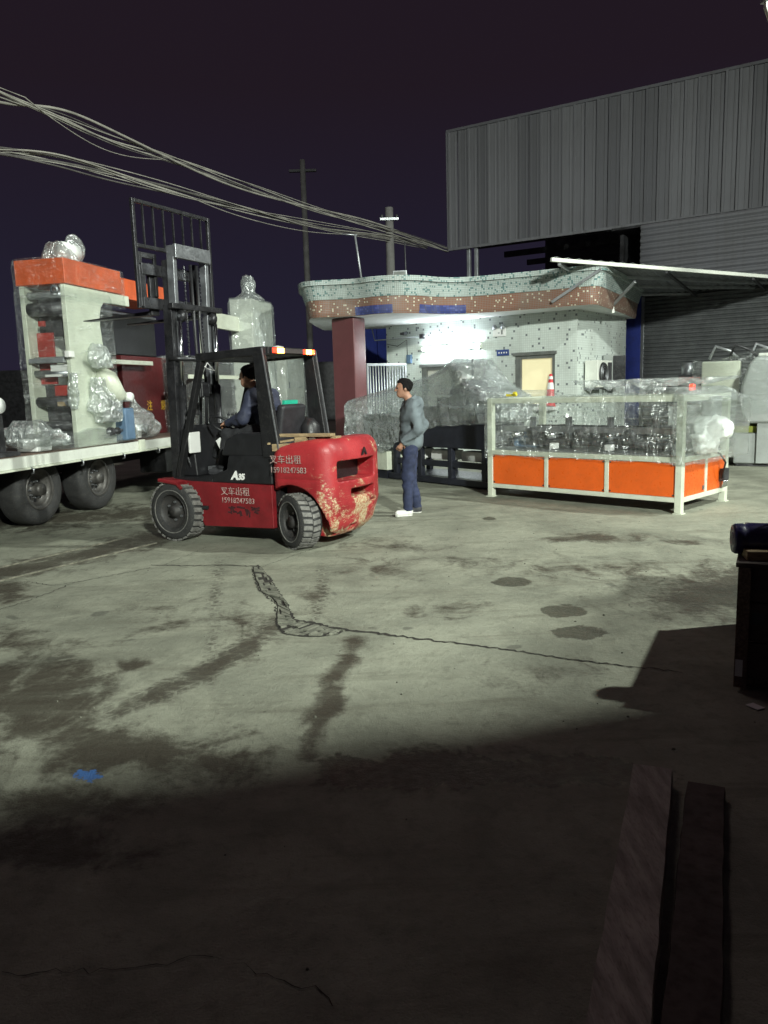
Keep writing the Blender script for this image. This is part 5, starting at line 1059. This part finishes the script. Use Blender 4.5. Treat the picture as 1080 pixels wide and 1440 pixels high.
# timber offcuts stacked on the counterweight
def offcut(label, c, sz, rz, ry=0., m=wood):
    o = MB().box((0, 0, 0), sz).build('wood_offcut', m, None, .004); o.matrix_world = FK.matrix_world @ Matrix.Translation(c) @ Matrix.Rotation(rz, 4, 'Z') @ Matrix.Rotation(ry, 4, 'Y'); return setp(o, label, 'timber', 'wood offcuts on the forklift')
offcut('long flat wood plank lying on top of the offcuts behind the forklift seat', (-.83, .33, 1.163), (.62, .13, .03), .16)
offcut('short square wood block under the long plank on the forklift', (-.80, .34, 1.102), (.13, .12, .09), .2)
offcut('pale thick wood block at the tail end of the long plank', (-1.05, .22, 1.105), (.22, .14, .085), .1)
offcut('dark rounded wood block between the pale blocks under the plank', (-.92, .30, 1.10), (.07, .11, .085), .0, 0, wood_dark)
offcut('greyish wood block lying at the hood edge by the guard pillar', (-.62, .44, 1.045), (.20, .11, .075), .25)
offcut('thin broken wood slat leaning over the hood edge block', (-.62, .40, 1.105), (.36, .07, .022), .5, .12)
offcut('flat wood slat lying across the hood behind the seat', (-.72, .05, 1.06), (.12, .7, .03), .1)

# ================================================================== people
def head_sdf(X, c, yaw, sc=1.0):
    ca, sa = math.cos(yaw), math.sin(yaw); q = X-np.array(c); x = (q[..., 0]*ca+q[..., 1]*sa)/sc; y = (-q[..., 0]*sa+q[..., 1]*ca)/sc; z = q[..., 2]/sc; Q = np.stack([x, y, z], -1)
    d = s_ell(Q, (-.012, 0, .035), (.098, .077, .085)); d = smin(d, s_ell(Q, (.022, 0, -.035), (.066, .060, .085)), .03); d = smin(d, s_ell(Q, (.055, 0, -.085), (.032, .035, .030)), .025)
    d = smin(d, s_cap(Q, (.083, 0, .012), (.108, 0, -.028), .010, .014), .012); d = smin(d, s_cap(Q, (.078, -.022, -.062), (.078, .022, -.062), .009, .009), .010)
    d = smin(d, s_cap(Q, (.080, -.035, .022), (.080, .035, .022), .010, .010), .014)
    for s in (1, -1): d = np.maximum(d, -(np.linalg.norm(Q-np.array((.098, s*.032, .004)), axis=-1)-.013)); d = smin(d, s_ell(Q, (-.012, s*.078, -.012), (.022, .010, .032)), .008)
    return d*sc
def hand_sdf(X, w, d, n, sc=1., curl=.9):             # wrist point, finger direction, palm normal
    w = np.array(w, float); d = np.array(d, float); d /= np.linalg.norm(d); n = np.array(n, float); n -= d*(n@d); n /= np.linalg.norm(n); a = np.cross(n, d)
    r = s_cap(X, w, w+d*.07*sc, .026*sc, .030*sc); r = smin(r, s_cap(X, w+d*.075*sc-a*.024*sc, w+d*.075*sc+a*.024*sc, .016*sc, .016*sc), .015)
    for k, L_ in enumerate((.030, .034, .032, .026)):
        b = w+d*.085*sc+a*(-.030+.020*k)*sc; m1 = b+(d*math.cos(curl*.5)+n*math.sin(curl*.5))*L_*sc; m2 = m1+(d*math.cos(curl*1.3)+n*math.sin(curl*1.3))*L_*.9*sc
        r = np.minimum(r, np.minimum(s_cap(X, b, m1, .0095, .009), s_cap(X, m1, m2, .009, .008)))
    t0 = w+d*.025*sc-a*.028*sc; t1 = t0+(d*.5-a*.8+n*.3)*.035*sc; t2 = t1+(d*.8-a*.2+n*.5)*.028*sc
    return smin(r, np.minimum(s_cap(X, t0, t1, .014, .011), s_cap(X, t1, t2, .011, .009)), .006)
def make_person(label, loc, rotz, J, mats, h=.0105):
    o = thing('person', label, 'person', loc, rotz); hd, hy = J['head'], J['head_yaw']
    def limbs(X, infl):
        r = None
        for key in ('arm_l', 'arm_r'):
            s_, e_, w_ = J[key]; d = smin(s_cap(X, s_, e_, .048+infl, .040+infl), s_cap(X, e_, w_, .040+infl, .029+infl), .02); r = d if r is None else np.minimum(r, d)
        return r
    def legs(X, infl):
        r = None
        for key in ('leg_l', 'leg_r'):
            a, k_, f = J[key]; d = smin(s_cap(X, a, k_, .083+infl, .058+infl), s_cap(X, k_, f, .056+infl, .040+infl), .03); r = d if r is None else smin(r, d, .02)
        return r
    pe, ch, nk = np.array(J['pelvis'], float), np.array(J['chest'], float), np.array(J['neck'], float); sl, sr = np.array(J['arm_l'][0], float), np.array(J['arm_r'][0], float)
    def torso(X, infl):
        ax = (sl-sr)/np.linalg.norm(sl-sr)
        d = s_cap(X, pe-ax*.055, pe+ax*.055, .105+infl, .105+infl); d = smin(d, s_cap(X, (pe+ch)/2-ax*.05, (pe+ch)/2+ax*.05, .095+infl, .095+infl), .08)
        d = smin(d, s_cap(X, ch-ax*.07, ch+ax*.07, .105+infl, .105+infl), .08); d = smin(d, s_cap(X, sl*.9+sr*.1, sr*.9+sl*.1, .055+infl, .055+infl), .06); return d
    def feet(X, infl):
        r = None
        for key in ('foot_l', 'foot_r'):
            a, b = J[key]; d = s_cap(X, a, b, .038+infl, .032+infl); r = d if r is None else np.minimum(r, d)
        return r
    def body(X):
        d = smin(head_sdf(X, hd, hy), s_cap(X, nk, np.array(hd)+np.array((-.015, 0, -.06)), .055, .050), .02); d = smin(d, torso(X, 0), .03); d = smin(d, limbs(X, 0), .03); d = smin(d, legs(X, 0), .03); d = np.minimum(d, feet(X, -.006))
        for k in ('hand_l', 'hand_r'): d = np.minimum(d, hand_sdf(X, *J[k]))
        return d
    lo, hi = J['box']; sdf_mesh('body', body, lo, hi, h, mats['skin'], o)
    cl = lambda X: fnoise(X*np.array([1, 1, .7]), 9, 3, 3)*.010+(np.abs(vnoise(X*np.array([.8, .8, 1.5])+np.array((0, 0, 1))*X[..., :1]*.6, 11, 8))-.33)*.022
    def top(X):
        d = smin(torso(X, J.get('loose', .026)), limbs(X, .024), .05); d = d+cl(X); cut = []
        for k in ('arm_l', 'arm_r'):
            e_, w_ = np.array(J[k][1]), np.array(J[k][2]); dd = (w_-e_)/np.linalg.norm(w_-e_); cut.append(np.where(np.linalg.norm(X-w_, axis=-1) < .12, (X-w_)@dd-.0, -1))
        for c in cut: d = np.maximum(d, c)
        d = np.maximum(d, (pe[2]-J.get('hem', .06))-X[..., 2]); col = s_cap(X, nk+np.array((-.01, 0, -.03)), nk+np.array((-.012, 0, .025)), .078, .070); d = smin(d, col, .03)
        if J.get('hood'): d = smin(d, s_ell(X, nk+np.array((-.105, 0, -.045)), (.07, .115, .10)), .025)
        return np.maximum(d, -(s_cap(X, nk+np.array((.0, 0, .0)), nk+np.array((.02, 0, .12)), .056, .075)))
    sdf_mesh('hoodie' if J.get('hood') else 'jacket', top, lo, hi, h, mats['top'], o)
    def trousers(X):
        d = smin(legs(X, .019), np.maximum(torso(X, .016), X[..., 2]-pe[2]-.05), .04)+cl(X)*.9
        for k in ('leg_l', 'leg_r'): f = np.array(J[k][2]); d = np.maximum(d, np.where(np.linalg.norm(X-f, axis=-1) < .16, f[2]-.035-X[..., 2], -1))
        return d
    sdf_mesh('trousers', trousers, lo, hi, h, mats['leg'], o)
    for i, key in enumerate(('foot_l', 'foot_r')):
        a, b = [np.array(p, float) for p in J[key]]; zf = min(a[2], b[2])-.042
        fn = lambda X: np.maximum(smin(s_cap(X, a, b, .050, .043), s_cap(X, a+np.array((0, 0, .035)), a+np.array((0, 0, .05)), .045, .042), .03), zf-X[..., 2])
        sh = sdf_mesh('shoe', fn, np.minimum(a, b)-.1, np.maximum(a, b)+.14, .008, mats['shoe'][i], o)
        so = lambda X: np.maximum(s_cap(X, a, b, .056, .049), np.maximum(zf-X[..., 2], X[..., 2]-zf-.022)); sdf_mesh('sole', so, np.minimum(a, b)-.1, np.maximum(a, b)+.1, .008, mats['sole'][i], sh)
    def hair(X):
        ca, sa = math.cos(hy), math.sin(hy); q = X-np.array(hd); x = q[..., 0]*ca+q[..., 1]*sa; y = -q[..., 0]*sa+q[..., 1]*ca; z = q[..., 2]
        d = head_sdf(X, hd, hy)-.009+fnoise(X, 30, 5, 2)*.006; d = np.maximum(d, -(z-.020+fnoise(X, 45, 9, 2)*.012+1.0*np.clip(-x, -.048, .10)+.05*np.exp(-((x-.012)/.012)**2))*.8); d = np.maximum(d, x-.085); 
        return np.maximum(d, -(np.hypot(x+.008, z+.012)-.036)*np.where(np.abs(y) > .05, 1, -1e3) if False else -1.)
    sdf_mesh('hair', hair, np.array(hd)-.16, np.array(hd)+.19, .007, mats['hair'], o)
    for s in (1, -1):
        ca, sa = math.cos(hy), math.sin(hy); ex, ey, ez = .083, s*.032, .004; c = (hd[0]+ex*ca-ey*sa, hd[1]+ex*sa+ey*ca, hd[2]+ez)
        part('eye', plastic_black, o, ('lathe', [(0, .011), (.008, .007), (.011, 0), (.008, -.007), (0, -.011)], c, 'z', 10), smooth=True)
    return o
def standing():
    J = dict(head=(.045, 0, 1.615), head_yaw=.0, pelvis=(-.03, 0, .95), chest=(-.045, 0, 1.27), neck=(-.03, 0, 1.455), arm_l=((-.05, .185, 1.385), (-.085, .255, 1.11), (.10, .175, .945)), arm_r=((-.05, -.185, 1.385), (-.24, -.26, 1.14), (-.11, -.15, .97)),
             leg_l=((-.02, .095, .90), (.035, .105, .50), (.04, .10, .10)), leg_r=((-.03, -.095, .90), (-.035, -.115, .49), (-.11, -.12, .10)), foot_l=((.03, .10, .045), (.175, .125, .042)), foot_r=((-.12, -.12, .045), (.02, -.15, .042)),
             hand_l=((.10, .175, .945), (.45, -.25, -.8), (0, -1, 0)), hand_r=((-.11, -.15, .97), (.6, .2, -.7), (0, 1, 0)), hood=True, loose=.042, hem=.125, box=((-.36, -.40, 0), (.26, .40, 1.80)))
    p_ = G(577, 724); make_person('man standing in a grey hoodie, blue jeans and white shoes, watching the forklift', (p_[0], p_[1], 0), rad(186), J, dict(skin=skin, top=hoodie_m, leg=jeans_m, shoe=(shoe_w, shoe_d), sole=(shoe_w, shoe_w), hair=hair_m))
standing()
def driver():
    J = dict(head=(.115, 0, 1.795), head_yaw=.12, pelvis=(-.20, 0, 1.20), chest=(-.10, 0, 1.47), neck=(-.02, 0, 1.645), arm_l=((-.07, .19, 1.575), (.03, .25, 1.34), (.27, .20, 1.285)), arm_r=((-.07, -.19, 1.575), (.05, -.27, 1.32), (.28, -.16, 1.30)),
             leg_l=((-.14, .10, 1.18), (.32, .15, 1.16), (.42, .16, .80)), leg_r=((-.14, -.10, 1.18), (.32, -.15, 1.16), (.44, -.15, .80)), foot_l=((.43, .16, .748), (.57, .17, .742)), foot_r=((.45, -.15, .748), (.59, -.16, .742)),
             hand_l=((.27, .20, 1.285), (.8, -.35, -.1), (.2, 0, -1)), hand_r=((.28, -.16, 1.30), (.8, .3, -.1), (.2, 0, -1)), hem=.10, box=((-.42, -.40, .69), (.72, .40, 2.0)))
    make_person('forklift driver in a dark navy jacket holding the steering wheel', tuple(FK.matrix_world.translation), rad(152), J, dict(skin=skin, top=jacket_m, leg=trouser_m, shoe=(shoe_d, shoe_d), sole=(shoe_d, shoe_d), hair=hair_m))
driver()
